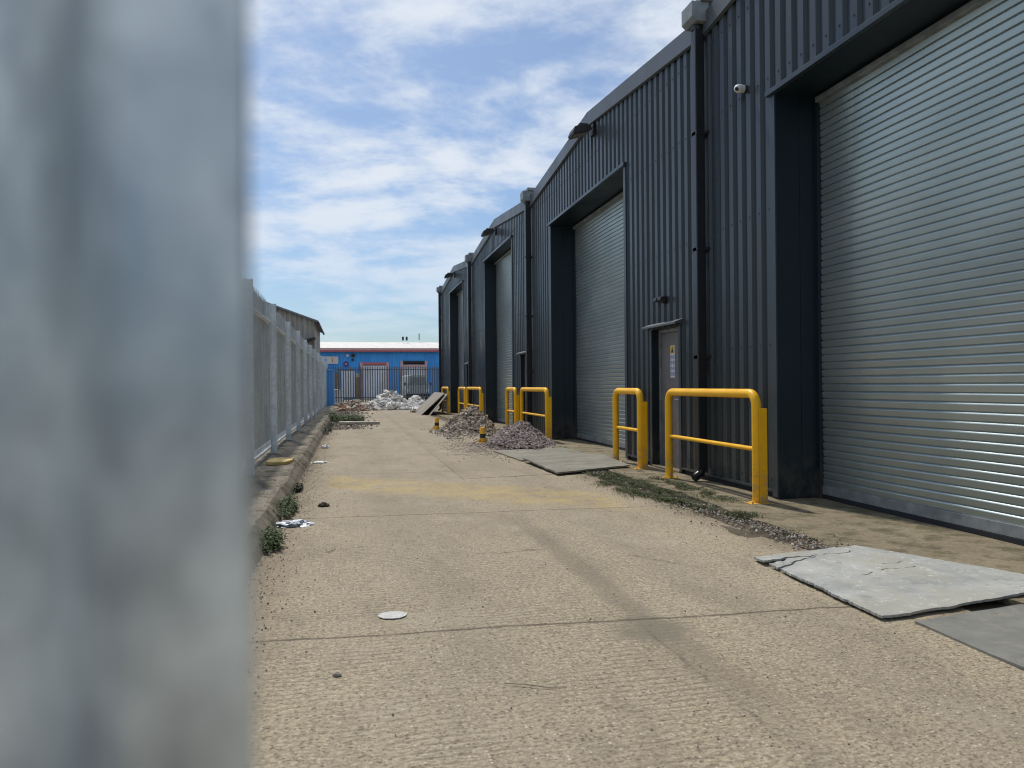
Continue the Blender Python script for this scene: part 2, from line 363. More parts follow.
def copy_tree(o, parent=None):
    c = o.copy(); C.objects.link(c)
    if parent: c.parent = parent
    for ch in [x for x in C.objects if x.parent == o]: copy_tree(ch, c)
    return c
ICO = None
def ico():
    global ICO
    if ICO is None:
        bm = bmesh.new(); bmesh.ops.create_icosphere(bm, subdivisions=1, radius=1)
        ICO = ([v.co.copy() for v in bm.verts], [[v.index for v in f.verts] for f in bm.faces]); bm.free()
    return ICO
def stone(mb, p, r, flat=.6, jit=.35, rg=rnd):
    vs, fs = ico(); rot = Matrix.Rotation(rg.uniform(0, 6.28), 3, 'Z') @ Matrix.Rotation(rg.uniform(-.9, .9), 3, 'X') @ Matrix.Rotation(rg.uniform(-.9, .9), 3, 'Y')
    sc = Vector((r * rg.uniform(.7, 1.4), r * rg.uniform(.7, 1.2), r * flat * rg.uniform(.6, 1.3)))
    out = []
    for v in vs:
        k = 1 + rg.uniform(-jit, jit); q = Vector((v.x * sc.x, v.y * sc.y, v.z * sc.z)) * k
        out.append(rot @ q + Vector(p))
    mb.add(out, fs)
def slab_chunk(mb, p, a, b, t, rg=rnd, tilt=.7):
    """broken flat chunk: irregular polygon with thickness"""
    n = rg.choice((4, 5, 6)); rot = Matrix.Rotation(rg.uniform(0, 6.28), 3, 'Z') @ Matrix.Rotation(rg.uniform(-tilt, tilt), 3, 'X') @ Matrix.Rotation(rg.uniform(-tilt, tilt), 3, 'Y')
    ring = []
    for k in range(n):
        an = 2 * math.pi * (k + rg.uniform(-.25, .25)) / n; ring.append((math.cos(an) * a * rg.uniform(.7, 1.1), math.sin(an) * b * rg.uniform(.7, 1.1)))
    vs = [rot @ Vector((x, y, -t / 2)) + Vector(p) for x, y in ring] + [rot @ Vector((x * .93, y * .93, t / 2)) + Vector(p) for x, y in ring]
    mb.add(vs, [tuple(range(n - 1, -1, -1)), tuple(range(n, 2 * n))] + [(i, (i + 1) % n, n + (i + 1) % n, n + i) for i in range(n)])
def fbm(x, y, z=0, o=4): return noise.fractal(Vector((x, y, z)), 1.0, 2.0, o)

# ------------------------------------------------------------------ setting: ground, road, kerb, apron
def grid(name, mat, xs, ys, zf, xf=None, thick=0):
    mb = MB(); nx, ny = len(xs), len(ys); vs = []
    for j, y in enumerate(ys):
        for i, x in enumerate(xs):
            X = xf(x, y, i) if xf else x; vs.append((X, y, zf(X, y)))
    mb.add(vs, [(j * nx + i, j * nx + i + 1, (j + 1) * nx + i + 1, (j + 1) * nx + i) for j in range(ny - 1) for i in range(nx - 1)])
    if thick:   # skirt round the border
        bd = [i for i in range(nx)] + [j * nx + nx - 1 for j in range(1, ny)] + [(ny - 1) * nx + i for i in range(nx - 2, -1, -1)] + [j * nx for j in range(ny - 2, 0, -1)]
        o = len(mb.v); mb.v += [(mb.v[b][0], mb.v[b][1], mb.v[b][2] - thick) for b in bd]; n = len(bd)
        mb.f += [(bd[k], bd[(k + 1) % n], o + (k + 1) % n, o + k) for k in range(n)]
    return mb.build(name, mat, smooth=False)
def lin(a, b, n): return [a + (b - a) * i / (n - 1) for i in range(n)]
tag(MB().add([(-600, -300, -.03), (600, -300, -.03), (600, 900, -.03), (-600, 900, -.03)], [(0, 1, 2, 3)]).build('ground', 'ground'), kind='structure')
def road_edge(y): return 3.28 + .07 * fbm(y * .9, 3.1) + .04 * fbm(y * 4, 1.2)
rd = grid('road', 'road', lin(-.70, 3.3, 30), lin(-3, 52, 400), lambda x, y: .004 * fbm(x * .8, y * .8), lambda x, y, i: (road_edge(y) if i == 29 else x), thick=.05)
tag(rd, kind='structure')
# soil strip between road and apron
tag(grid('soil_strip', 'soil', lin(3.1, 3.95, 12), lin(-3, 38, 260), lambda x, y: -.006 + .012 * fbm(x * 3, y * 3), thick=0), kind='structure')
def apron_edge(y): return 3.58 + .10 * fbm(y * .7, 9.1) + .05 * fbm(y * 3.5, 5.2)
ap = grid('apron', 'apron', lin(3.55, 5.6, 22), lin(-3, 38, 360), lambda x, y: .022 + .008 * fbm(x * 1.2, y * 1.2), lambda x, y, i: (apron_edge(y) if i == 0 else max(x, apron_edge(y) + .01 * i)), thick=.06)
tag(ap, kind='structure')
# kerb plinth under the fence: chipped, leaning front
def kerb():
    mb = MB(); ys = lin(-2, 44, 420); prof = []
    for y in ys:
        a = .03 * fbm(y * .6, 0, 1) + .025 * fbm(y * 5, 2, 3, 5); b = .02 * fbm(y * 2.2, 7, 2) + .012 * fbm(y * 9, 3, 2)
        prof.append([(-1.60, -.02), (-1.60, .14), (-1.05, .145 + b), (-.80 + a, .155 + b), (-.745 + a, .145 + b * 1.4), (-.68 + a * .8, .07), (-.63 + a * .4, -.02)])
    n = len(prof[0]); vs = [(p[0], y, p[1]) for y, pr in zip(ys, prof) for p in pr]
    mb.add(vs, [(j * n + i, j * n + i + 1, (j + 1) * n + i + 1, (j + 1) * n + i) for j in range(len(ys) - 1) for i in range(n - 1)])
    mb.f += [tuple(range(n)), tuple((len(ys) - 1) * n + i for i in range(n - 1, -1, -1))]
    return mb.build('kerb', 'kerb')
tag(kerb(), kind='structure')

# ------------------------------------------------------------------ the warehouse
WX = 4.40                      # outer face of the cladding crowns
VAL = [-.47, 8.70, 17.90, 27.00, 36.20]
APX = [4.10, 13.30, 22.40, 31.50]
VZ, AZ = 5.83, 6.27
DOORS = [(2.65, 7.10, 4.28), (11.53, 16.04, 4.77), (20.15, 24.30, 5.29), (29.10, 33.00, 5.29)]
PDOORS = [(9.50, 10.43, 2.04), (18.2, 19.12, 2.02), (27.45, 28.3, 2.02)]
RECS = [.50, .56, .38, .36]
def top_z(y):
    for i in range(4):
        if VAL[i] <= y <= VAL[i + 1]:
            if y < APX[i]: return VZ + (AZ - VZ) * (y - VAL[i]) / (APX[i] - VAL[i])
            return AZ - (AZ - VZ) * (y - APX[i]) / (VAL[i + 1] - APX[i])
    return VZ
W = empty('warehouse', (WX, 0, 0)); tag(W, 'long dark grey corrugated metal warehouse with four low gables and tall roller doors', 'warehouse')
W.location = (0, 0, 0)
def prof_x(y):     # trapezoid ribs, pitch .2
    t = (y % .2) / .2; dp = .034
    if t < .46: return WX
    if t < .58: return WX + dp * (t - .46) / .12
    if t < .88: return WX + dp
    return WX + dp * (1 - (t - .88) / .12)
holes = [(a, b, z) for a, b, z in DOORS] + [(a, b, z) for a, b, z in PDOORS]
for i in range(4):
    mb = MB(); y0, y1 = VAL[i], VAL[i + 1]
    br = {y0, y1, APX[i]}
    k = math.floor(y0 / .2)
    while k * .2 < y1:
        for t in (0, .46, .58, .88): br.add(k * .2 + t * .2)
        k += 1
    for a, b, z in holes: br.add(a); br.add(b)
    br = sorted(b for b in br if y0 <= b <= y1)
    for a, b in zip(br, br[1:]):
        if b - a < 1e-5: continue
        mid = (a + b) / 2; zb = .10
        for ha, hb, hz in holes:
            if ha < mid < hb: zb = hz
        xa, xb = prof_x(a + 1e-6), prof_x(b - 1e-6)
        mb.add([(xa, a, zb), (xb, b, zb), (xb, b, top_z(b)), (xa, a, top_z(a))], [(0, 1, 2, 3)])
        if b - a > .05 and abs(xa - WX) < 1e-4 and False: pass
    k = math.floor(y0 / .2) + 1
    while k * .2 < y1 - .1:
        yc = k * .2 + .046
        for zs in (.22, 1.65, 3.1, 4.5, 5.45):
            if all(not (ha - .12 < yc < hb + .12 and zs < hz + .1) for ha, hb, hz in holes): mb.box(WX - .006, WX - .001, yc - .008, yc + .008, zs - .008, zs + .008)
        k += 1
    mb.build('wall_cladding', 'clad', W)
    # verge flashing following the gable, folded: face, top, small lip
    for (ya, yb) in ((VAL[i], APX[i]), (APX[i], VAL[i + 1])):
        za, zb_ = top_z(ya + 1e-4), top_z(yb - 1e-4); vb = MB(); o = .045; hgt = .23
        vb.add([(WX - o, ya, za - hgt), (WX - o, yb, zb_ - hgt), (WX - o, yb, zb_ + .02), (WX - o, ya, za + .02), (WX + .35, ya, za + .035), (WX + .35, yb, zb_ + .035),
                (WX - .004, ya, za - hgt - .012), (WX - .004, yb, zb_ - hgt - .012)], [(0, 1, 2, 3), (3, 2, 5, 4), (6, 7, 1, 0)])
        vb.build('verge_flashing', 'verge', W)
    # roof planes behind
    rf = MB(); xb = 26
    rf.add([(WX + .1, VAL[i], VZ), (xb, VAL[i], VZ), (xb, APX[i], AZ), (WX + .1, APX[i], AZ), (WX + .1, VAL[i + 1], VZ), (xb, VAL[i + 1], VZ)], [(0, 1, 2, 3), (3, 2, 5, 4)])
    rf.build('roof', 'roof', W)
# end walls, back wall
for y in (VAL[0], VAL[-1]):
    mb = MB(); k = 0; x = WX
    while x < 26:
        d_ = (.0 if k % 4 == 0 else .03) * (1 if y > 1 else -1)
        xs = (x, x + .09, x + .115, x + .175, x + .2); off = (0, 0, -.034, -.034, 0); s_ = 1 if y > 1 else -1
        for q in range(4):
            mb.add([(xs[q], y + s_ * off[q] * 1, .05), (xs[q + 1], y + s_ * off[q + 1], .05), (xs[q + 1], y + s_ * off[q + 1], VZ), (xs[q], y + s_ * off[q], VZ)], [(0, 1, 2, 3)])
        x += .2
    mb.build('end_wall', 'clad', W)
MB().box(26, 26.1, VAL[0], VAL[-1], 0, VZ).build('back_wall', 'clad', W)
# corner flashing at far end
MB().box(WX - .012, WX + .12, VAL[-1] - .10, VAL[-1] + .012, .06, VZ - .2).build('corner_flashing', 'flash', W)
# base plinth between openings + drip flashing
segs = []; ys = sorted([(a, b) for a, b, z in holes]); cur = VAL[0]
for a, b in ys: segs.append((cur, a)); cur = b
segs.append((cur, VAL[-1]))
for a, b in segs:
    pl = MB(); dr = MB(); pl.box(WX + .03, WX + .18, a + .002, b - .002, -.02, .13); dr.box(WX - .012, WX + .028, a + .012, b - .012, .085, .112)
    pl.build('base_plinth', 'rubber', W); dr.build('drip_flashing', 'flash', W)

def slat_profile(z0, z1, pitch=.0765):
    pts = []; z = z0
    while z < z1 - 1e-4:
        # curved slat bulging toward -X with a tight overlapping lip
        for t, dx in ((0, .006), (.035, -.0070), (.08, -.0092), (.30, -.0120), (.52, -.0145), (.72, -.0168), (.77, -.0160), (.84, -.0118), (.90, -.0070), (.915, .005), (.97, .007)):
            pts.append((dx, z + t * pitch))
        z += pitch
    pts.append((0, z)); return pts
def roller(i, a, b, zt):
    xs = WX + RECS[i]
    pr = slat_profile(.16, zt + .1); mb = MB(); n = len(pr)
    ya, yb = a + .03, b - .03; ny = 9; vs = []
    for j in range(ny):
        y = ya + (yb - ya) * j / (ny - 1)
        for dx, z in pr: vs.append((xs + dx + .006 * math.sin(j * 1.7 + z * 2.1 + i), y, z))
    mb.add(vs, [(j * n + k, (j + 1) * n + k, (j + 1) * n + k + 1, j * n + k + 1) for j in range(ny - 1) for k in range(n - 1)])
    sh = mb.build('roller_door', 'shutter', W)
    MB().box(xs - .022, xs + .02, ya, yb, .065, .162).build('bottom_rail', 'zinc_dark', sh, bevel=.004)
    MB().box(xs - .03, xs + .02, ya, yb, .02, .063).build('rubber_seal', 'rubber', sh)
    for y in (a, b):
        s = 1 if y == a else -1
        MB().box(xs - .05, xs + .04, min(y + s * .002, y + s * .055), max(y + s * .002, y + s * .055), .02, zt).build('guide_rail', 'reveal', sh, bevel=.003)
    MB().box(xs - .075, xs + .03, a + .06, b - .06, zt - .085, zt - .03).build('head_bar', 'zinc_dark', sh, bevel=.004)
    # dark closed space behind
    MB().box(xs + .05, xs + .1, a, b, 0, zt + .3).build('inner_lining', 'black', sh)
    # reveal lining: two jamb panels and soffit, with a soft pressed crease
    for y, s in ((a, 1), (b, -1)):
        jb = MB(); jb.box(WX + .002, WX + .27, min(y, y - s * .02), max(y, y - s * .02), .03, zt); jb.box(WX + .273, xs + .04, min(y + s * .003, y - s * .02), max(y + s * .003, y - s * .02), .03, zt)
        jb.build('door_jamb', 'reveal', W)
        cf = MB(); cf.box(WX - .016, WX + .0015, min(y + s * .001, y - s * .095), max(y + s * .001, y - s * .095), .04, zt - .002); cf.build('corner_trim', 'flash', W, bevel=.003)
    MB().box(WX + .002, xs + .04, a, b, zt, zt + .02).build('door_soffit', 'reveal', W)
    MB().box(WX - .055, WX + .001, a - .12, b + .12, zt + .001, zt + .055).build('head_flashing', 'flash', W, bevel=.004)
for i, (a, b, zt) in enumerate(DOORS): roller(i, a, b, zt)

def pers_door(a, b, zt, dark=False):
    x = WX + .12
    dl = MB(); dl.box(x, x + .05, a + .065, b - .065, .05, zt - .06); leafo = dl.build('personnel_door', 'doorgrey', W, bevel=.004)
    fr = MB(); fr.box(x - .02, x + .06, a + .004, a + .06, .03, zt - .004); fr.box(x - .02, x + .06, b - .06, b - .004, .03, zt - .004); fr.box(x - .02, x + .06, a + .062, b - .062, zt - .055, zt - .004)
    fr.build('frame', 'zinc_dark', leafo, bevel=.003)
    hd = MB(); hd.tube([(x - .004, a + .15, 1.02), (x - .06, a + .15, 1.02), (x - .06, a + .28, 1.02)], .011, 8); hd.build('handle', 'zinc_dark', leafo, True)
    jm = MB()
    jm.box(WX + .002, x + .06, a - .02, a, .03, zt); jm.box(WX + .002, x + .06, b, b + .02, .03, zt); jm.box(WX + .002, x + .06, a, b, zt, zt + .02); jm.box(x + .062, x + .08, a, b, 0, zt)
    jm.build('door_reveal', 'reveal', leafo)
    tr = MB(); tr.box(WX - .014, WX + .0015, a - .07, a + .001, .04, zt); tr.box(WX - .014, WX + .0015, b - .001, b + .07, .04, zt); tr.build('door_trim', 'flash', leafo, bevel=.003)
    MB().prism([(WX - .12, zt + .012), (WX, zt + .03), (WX, zt + .085), (WX - .12, zt + .04)], a - .12, b + .12, 'y').build('door_canopy', 'verge', leafo, bevel=.003)
    MB().box(WX - .02, x, a, b, .012, .05).build('door_step', 'apron', leafo, bevel=.006)
for p in PDOORS: pers_door(*p)

# downpipes and hoppers at each valley
def downpipe(y, big=1.0, corner=False):
    zt = VZ - .13; r = .062
    p = MB(); p.box(WX - .15, WX - .03, y - r, y + r, .17, zt)
    o = p.build('downpipe', 'pipe', W, bevel=.012)
    sh = MB(); sh.tube([(WX - .085, y, .2), (WX - .10, y - .01, .12), (WX - .20, y - .03, .06)], [.055, .055, .05], 12); sh.build('pipe_shoe', 'pipe', o, True)
    for z in (1.55, 2.9, 4.35):
        k = MB(); k.box(WX - .15, WX - .02, y - r - .012, y + r + .012, z, z + .05); k.box(WX - .03, WX - .004, y - r - .06, y + r + .06, z + .008, z + .042); k.build('pipe_bracket', 'pipe', o, bevel=.004)
    h = MB(); zz = VZ + .10
    h.prism([(WX - .23, zz - .15), (WX - .17, zz - .20), (WX + .0, zz - .20), (WX + .0, zz + .04), (WX - .23, zz + .04)], y - .15, y + .15, 'y')
    ho = h.build('gutter_hopper', 'hopper', W, bevel=.006)
    MB().box(WX - .12, WX + .3, y - .19, y + .17, zz + .042, zz + .11).build('hopper_lid', 'hopper', ho, bevel=.004)
    MB().tube([(WX - .09, y, zz - .20), (WX - .09, y, zz - .26)], .075, 12).build('hopper_outlet', 'pipe', ho, True)
for y in (VAL[1], VAL[2], VAL[3], VAL[4] - .08): downpipe(y)

# ------------------------------------------------------------------ fittings on the warehouse (each its own thing)
def floodlight():
    r = empty('floodlight', (0, 0, 0))
    a = MB(); a.box(-.04, .0, -.09, .09, -.10, .10); a.build('wall_plate', 'black', r, bevel=.005)
    b = MB(); b.tube([(-.03, 0, .02), (-.12, 0, .10), (-.22, 0, .05)], .018, 8); b.build('arm', 'black', r, True)
    h = MB(); h.prism([(-.44, -.10), (-.40, .0), (-.22, .06), (-.10, .03), (-.11, -.06), (-.42, -.15)], -.17, .17, 'y'); h.build('lamp_housing', 'black', r, bevel=.012)
    g = MB(); g.prism([(-.40, -.151), (-.40, -.145), (-.13, -.069), (-.13, -.075)], -.14, .14, 'y'); g.build('lamp_glass', 'glass', r)
    f = MB()
    for k in range(7): f.box(-.32, -.16, -.15 + k * .05 - .004, -.15 + k * .05 + .004, .0, .065)
    f.build('cooling_fin', 'black', r)
    return r
fl = floodlight()
FL = [((WX, 13.05, 5.88), 'black floodlight under the gable peak over the second roller door, the nearest and largest floodlight'),
      ((WX, 22.35, 5.90), 'black floodlight under the gable peak over the third roller door, the middle floodlight'),
      ((WX, 31.4, 5.90), 'small black floodlight under the farthest gable peak, over the last roller door')]
for i, (p, lb) in enumerate(FL):
    o = fl if i == 0 else copy_tree(fl); o.location = p; tag(o, lb, 'floodlight', 'floodlights along the warehouse gables')
cc = empty('security_camera', (WX, 7.70, 4.56)); cc.scale = (.82, .82, .82); tag(cc, 'small white security camera on the dark cladding left of the nearest roller door', 'security camera')
MB().tube([(0, 0, 0), (-.03, 0, 0)], .055, 20).build('mount', 'black', cc, True)
MB().tube([(-.03, 0, 0), (-.09, -.01, -.005), (-.12, -.02, -.01), (-.15, -.04, -.015), (-.165, -.05, -.02)], [.05, .058, .058, .048, .03], 22).build('camera_housing', 'white', cc, True)
MB().tube([(-.158, -.055, -.03), (-.172, -.065, -.036)], .024, 16).build('camera_lens', 'lens', cc, True)
wl_ = empty('wall_light', (WX, 9.96, 2.44)); tag(wl_, 'small black security light on the wall above the nearest personnel door', 'wall light')
MB().box(-.05, 0, -.05, .05, -.05, .05).build('mount', 'black', wl_, bevel=.006)
for s in (-1, 1): MB().prism([(-.13, -.02), (-.05, -.03), (-.05, .035), (-.12, .03)], s * .075 - .055, s * .075 + .055, 'y').build('spot_head', 'black', wl_, bevel=.008)
# safety sign on the nearest personnel door
sx = WX + .12
MAT['sign_white'] = simple('sign_white', (.7, .7, .68), .4, var=.05); MAT['sign_yellow'] = simple('sign_yellow', (.75, .55, .03), .4, var=.05); MAT['sign_blue'] = simple('sign_blue', (.03, .12, .45), .4, var=.05)
sg = empty('safety_sign', (sx, 9.97, 1.33)); tag(sg, 'narrow upright safety sign on the grey personnel door, yellow warning over blue pictograms', 'sign')
MB().box(-.006, -.001, -.075, .075, 0, .46).build('sign_plate', 'sign_white', sg)
MB().box(-.008, -.0065, -.069, .069, .345, .452).build('warning_panel', 'sign_yellow', sg)
MB().prism([(-.045, .357), (.045, .357), (0, .44)], -.0098, -.0085, 'x').build('warning_triangle', 'black', sg)
for k in range(4):
    for s in (-1, 1):
        dc = MB().tube([(-.0065, s * .036, .052 + k * .080), (-.008, s * .036, .052 + k * .080)], .030, 18).build('blue_pictogram', 'sign_blue', sg)
        MB().tube([(-.0081, s * .036, .060 + k * .080), (-.0091, s * .036, .060 + k * .080)], .009, 10).build('pictogram_head', 'sign_white', dc)
        MB().box(-.0091, -.0081, s * .036 - .011, s * .036 + .011, .032 + k * .080, .050 + k * .080).build('pictogram_body', 'sign_white', dc)

# ------------------------------------------------------------------ yellow barriers
def barrier(x, y0, y1, label, h=1.165, shield=.118):
    """hoop rail from y0 (near, shielded post) to y1 (far)"""
    r = empty('safety_barrier', (x, y0, .02)); ln = y1 - y0; rt = .048; hh = h - rt; rad = .13
    path = [(0, 0, 0)] + [(0, 0, hh - rad)]
    for k in range(1, 9):
        a = math.pi / 2 * k / 8; path.append((0, rad - rad * math.cos(a), hh - rad + rad * math.sin(a)))
    for k in range(0, 9):
        a = math.pi / 2 * k / 8; path.append((0, ln - rad + rad * math.sin(a), hh - rad + rad * math.cos(a)))
    path += [(0, ln, 0)]
    MB().tube(path, rt, 20).build('hoop_rail', 'yellow', r, True)
    MB().tube([(0, rt * .8, h * .47), (0, ln - rt * .8, h * .47)], .024, 14).build('mid_rail', 'yellow', r, True)
    for y in (0, ln):
        bp = MB(); bp.box(-.11, .11, y - .085, y + .085, -.005, .008); b = bp.build('base_plate', 'yellow', r, bevel=.003)
        bt = MB()
        for sx_ in (-.085, .085):
            for sy in (-.06, .06): bt.tube([(sx_, y + sy, .008), (sx_, y + sy, .022)], .011, 6)
        bt.build('anchor_bolt', 'zinc_dark', b)
    s = MB(); hs = h - .20; t = .006; y_ = -rt - .012
    # pressed channel: web faces down the road, two flanges wrap the post
    s.box(-.006, .074, y_ - t, y_, .01, hs); s.box(.0745, .0805, y_ - t, y_ + .10, .01, hs)
    s.build('post_shield', 'yellow', r, bevel=.002)
    tag(r, label, 'barrier', 'yellow tubular safety barriers along the warehouse')
    return r
barrier(4.06, 6.95, 9.10, 'longest yellow hoop barrier, nearest the camera, beside the first roller door pier')
barrier(4.12, 10.22, 11.25, 'short yellow hoop barrier between the grey personnel door and the second roller door')
barrier(4.12, 15.45, 17.85, 'yellow hoop barrier rising right behind the pinkish grey gravel pile')
barrier(4.10, 18.45, 19.5, 'narrow yellow hoop barrier in front of the near edge of the third roller door')
barrier(4.10, 23.6, 26.35, 'yellow hoop barrier right behind the brown rubble pile')
barrier(4.10, 26.85, 28.4, 'narrow yellow hoop barrier above the crest of the brown rubble pile')
barrier(4.10, 31.7, 33.6, 'farthest yellow hoop barrier, with boards leaning against it')

# ------------------------------------------------------------------ palisade fence on the left
def pale_outline(w):   # W-section plan outline (closed, thin)
    pts = [(-w / 2, 0), (-w * .36, .010), (-w * .22, .0), (-w * .12, .016), (w * .12, .016), (w * .22, 0), (w * .36, .010), (w / 2, 0)]
    return pts
def pale(mb, x, y, z0, h, w=.068, face='x', t=.003, lean=0):
    """pale standing at x,y; face 'x' = broad side along Y; triple-pointed top"""
    pts = pale_outline(w); top = [-.07, -.01, -.08, .03, .03, -.08, -.01, -.07]
    vs = []
    for q in (0, t):
        for (u, v), k in zip(pts, top):
            for z in (z0, z0 + h + k):
                l = lean * (z - z0)
                vs.append((x + v + q, y + u + l, z) if face == 'x' else (x + u + l, y + v + q, z))
    n = len(pts); fs = []
    for s in (0, 1):
        o = s * n * 2
        for i in range(n - 1): fs.append((o + 2 * i, o + 2 * i + 2, o + 2 * i + 3, o + 2 * i + 1))
    for i in range(n - 1): fs.append((2 * i + 1, 2 * i + 3, 2 * n + 2 * i + 3, 2 * n + 2 * i + 1))
    fs += [(0, 1, 2 * n + 1, 2 * n), (2 * n - 2, 2 * n - 1, 4 * n - 1, 4 * n - 2)]
    mb.add(vs, fs)
FX = -1.24
fence = empty('palisade_fence', (FX, 0, .13)); fence.location = (0, 0, 0)
tag(fence, 'tall galvanised palisade fence receding along the left kerb', 'fence')
ys = [-2.54 + 3.1 * i for i in range(16)]
for i, y in enumerate(ys):
    p = MB(); x0 = FX + .02
    # I-section post, slightly varied lean
    z1 = 2.60 + rnd.uniform(-.02, .03)
    p.box(x0 - .05, x0 - .042, y - .045, y + .045, .05, z1); p.box(x0 + .042, x0 + .05, y - .045, y + .045, .05, z1); p.box(x0 - .0415, x0 + .0415, y - .003, y + .003, .05, z1)
    po = p.build('post', 'fence', fence)
    if i == len(ys) - 1: break
    y2 = ys[i + 1]; pn = MB(); n = 19
    for k in range(n): pale(pn, FX - .10 + rnd.uniform(-.004, .004), y + (k + .5) * (y2 - y) / n,   .19, 2.47 + rnd.uniform(-.012, .012), .07, 'x', .003, rnd.uniform(-.004, .004))
    pn.build('pale_panel', 'pale', fence)
    for z in (.30, 2.34):
        rl = MB(); rl.prism([(FX - .078, z - .035), (FX - .010, z - .035), (FX - .010, z - .028), (FX - .071, z - .028), (FX - .071, z + .04), (FX - .078, z + .04)], y + .0, y2 - .0, 'y')
        rl.build('rail', 'rail', fence)
        bt = MB()
# the out-of-focus palisade post right beside the camera
gp_ = empty('steel_post', (-.1007, .203, 0), -R(10)); tag(gp_, 'wide galvanised steel palisade post filling the left edge, very close and out of focus', 'post')
pts = []
for k in range(45):
    u = -.135 + .2125 * k / 44
    pts.append((u, -.016 * math.exp(-((u - .054) / .015) ** 2) + .004 * math.exp(-((u - .022) / .012) ** 2) - .008 * math.exp(-((u + .02) / .018) ** 2) + .002 * max(0, (u - .070) / .0075) ** 2))
back = [(x, y + .005) for x, y in reversed(pts)]
MB().prism(pts + back, 0, 2.6, 'z').build('folded_sheet', 'zincpost', gp_, True)
MB().box(-.135, .060, .012, .055, 2.0, 2.05).build('rail_bracket', 'rail', gp_, bevel=.003)
MB().box(-.15, .10, -.06, .08, 0, .012).build('base_plate', 'rail', gp_, bevel=.003)

# ------------------------------------------------------------------ far end: palisade across, blue unit, shed, container
ff = empty('palisade_fence', (0, 55, 0)); tag(ff, 'dark palisade fence across the far end of the yard in front of the blue unit', 'fence')
xs = [-4.6 + 2.75 * i for i in range(8)]
for i, x in enumerate(xs):
    MB().box(x - .035, x + .035, .03, .10, 0, 2.45).build('post', 'fencedark', ff)
    if i == len(xs) - 1: break
    pn = MB()
    for k in range(16): pale(pn, x + (k + .5) * 2.75 / 16, rnd.uniform(-.005, .005), .1, 2.55 + rnd.uniform(-.01, .01), .075, 'y')
    pn.build('pale_panel', 'fencedark', ff)
    for z in (.42, 2.42):
        MB().box(x, x + 2.75, .02, .028, z - .035, z + .035).build('rail', 'fencedark', ff)

def ribbed(name, c, pitch, axis='x', rough=.5, dirt=(.2, .18, .15), amt=.35):
    m = M(name, rough)
    a = m.noise(.7, 5, .6, m.co((1, 1, .3)))
    base = m.mix(m.mr(a, .3, .7), tuple(x * .85 for x in c), tuple(min(1, x * 1.15) for x in c))
    m.col(m.mix(m.mr(m.noise(2, 6, .7, m.co((1, 1, .25))), .5, .7, 0, amt), base, dirt)); return m.m
MAT['blue'] = ribbed('blue_cladding', (.07, .40, .95), .2, amt=.08)
MAT['redtrim'] = simple('pinkish_red_trim', (.62, .16, .16), .5)
MAT['pinktrim'] = simple('faded_pink_trim', (.66, .42, .42), .5)
MAT['whiteroof'] = simple('pale_roof', (.62, .60, .56), .6, var=.12, scale=2)
MAT['doorwhite'] = ribbed('white_door', (.78, .80, .84), .2, amt=.12)
MAT['cream'] = simple('cream_panel', (.60, .56, .44), .6)
MAT['tan'] = simple('tan_boards', (.30, .20, .08), .7, var=.25)
MAT['blue_old'] = ribbed('old_blue_paint', (.07, .27, .62), .2, dirt=(.10, .12, .2))
def corr_wall(mb, a, b, z0, zf, at, axis='x', pitch=.25, dp=.04, sgn=-1, holes=()):
    t = a
    while t < b - 1e-6:
        ks = (0, .45, .6, .85, 1); off = (0, 0, dp, dp, 0)
        for q in range(4):
            u0, u1 = t + ks[q] * pitch, min(b, t + ks[q + 1] * pitch)
            if u0 >= b: break
            zb = z0; mid = (u0 + u1) / 2
            for h0, h1, hz in holes:
                if h0 < mid < h1: zb = hz
            o0, o1 = at - sgn * off[q], at - sgn * off[q + 1]
            P = [(u0, o0), (u1, o1)]
            if axis == 'y': P = [(p[1], p[0]) for p in P]
            mb.add([(*P[0], zb), (*P[1], zb), (*P[1], zf(u1)), (*P[0], zf(u0))], [(0, 1, 2, 3)])
        t += pitch
bu = empty('industrial_unit', (0, 75, 0)); tag(bu, 'bright blue corrugated unit with pale roof and two white roller doors framed in pink', 'building')
BD = [(1.30, 3.62, 3.30), (5.25, 7.40, 3.45)]
mb = MB(); corr_wall(mb, -22, 20, 0, lambda t: 4.70, 0, holes=[(a - .25, b + .25, z + .2) for a, b, z in BD]); mb.build('wall', 'blue', bu)
MB().box(-22, 20, .1, .3, 0, 4.6).build('inner_wall', 'black', bu)
MB().prism([(-.45, 4.78), (-.25, 4.9), (7.0, 5.95), (14.5, 4.8), (14.5, 4.6), (7.0, 5.7), (0.1, 4.6)], -22.4, 20.4, 'x').build('roof', 'whiteroof', bu)
MB().box(-22.3, 20.3, -.5, -.1, 4.60, 4.779).build('gutter', 'redtrim', bu)
MB().box(-22.3, 20.3, -.53, -.45, 4.785, 4.95).build('fascia', 'pinktrim', bu)
for k, (a, b, z) in enumerate(BD):
    dd = MB(); corr_wall(dd, a, b, 0, lambda t, z=z: z - (.35 if k else .05), -.02, pitch=.15, dp=.03); do = dd.build('roller_door', 'doorwhite', bu)
    MB().box(a - .26, a, -.12, .02, 0, z + .25).build('door_frame', 'pinktrim', do); MB().box(b, b + .26, -.12, .02, 0, z + .25).build('door_frame', 'pinktrim', do)
    MB().box(a, b, -.12, .02, z + .02, z + .25).build('door_head', 'black' if k else 'redtrim', do)
    if k: MB().box(a, b, -.10, .015, z - .35, z - .12).build('door_head', 'pinktrim', do)
pd_ = MB().box(-.72, .55, -.06, -.045, .1, 2.75).build('panel_door', 'doorwhite', bu)
MB().box(-.8, .63, -.09, -.065, 2.76, 2.86).build('door_frame', 'fencedark', pd_)
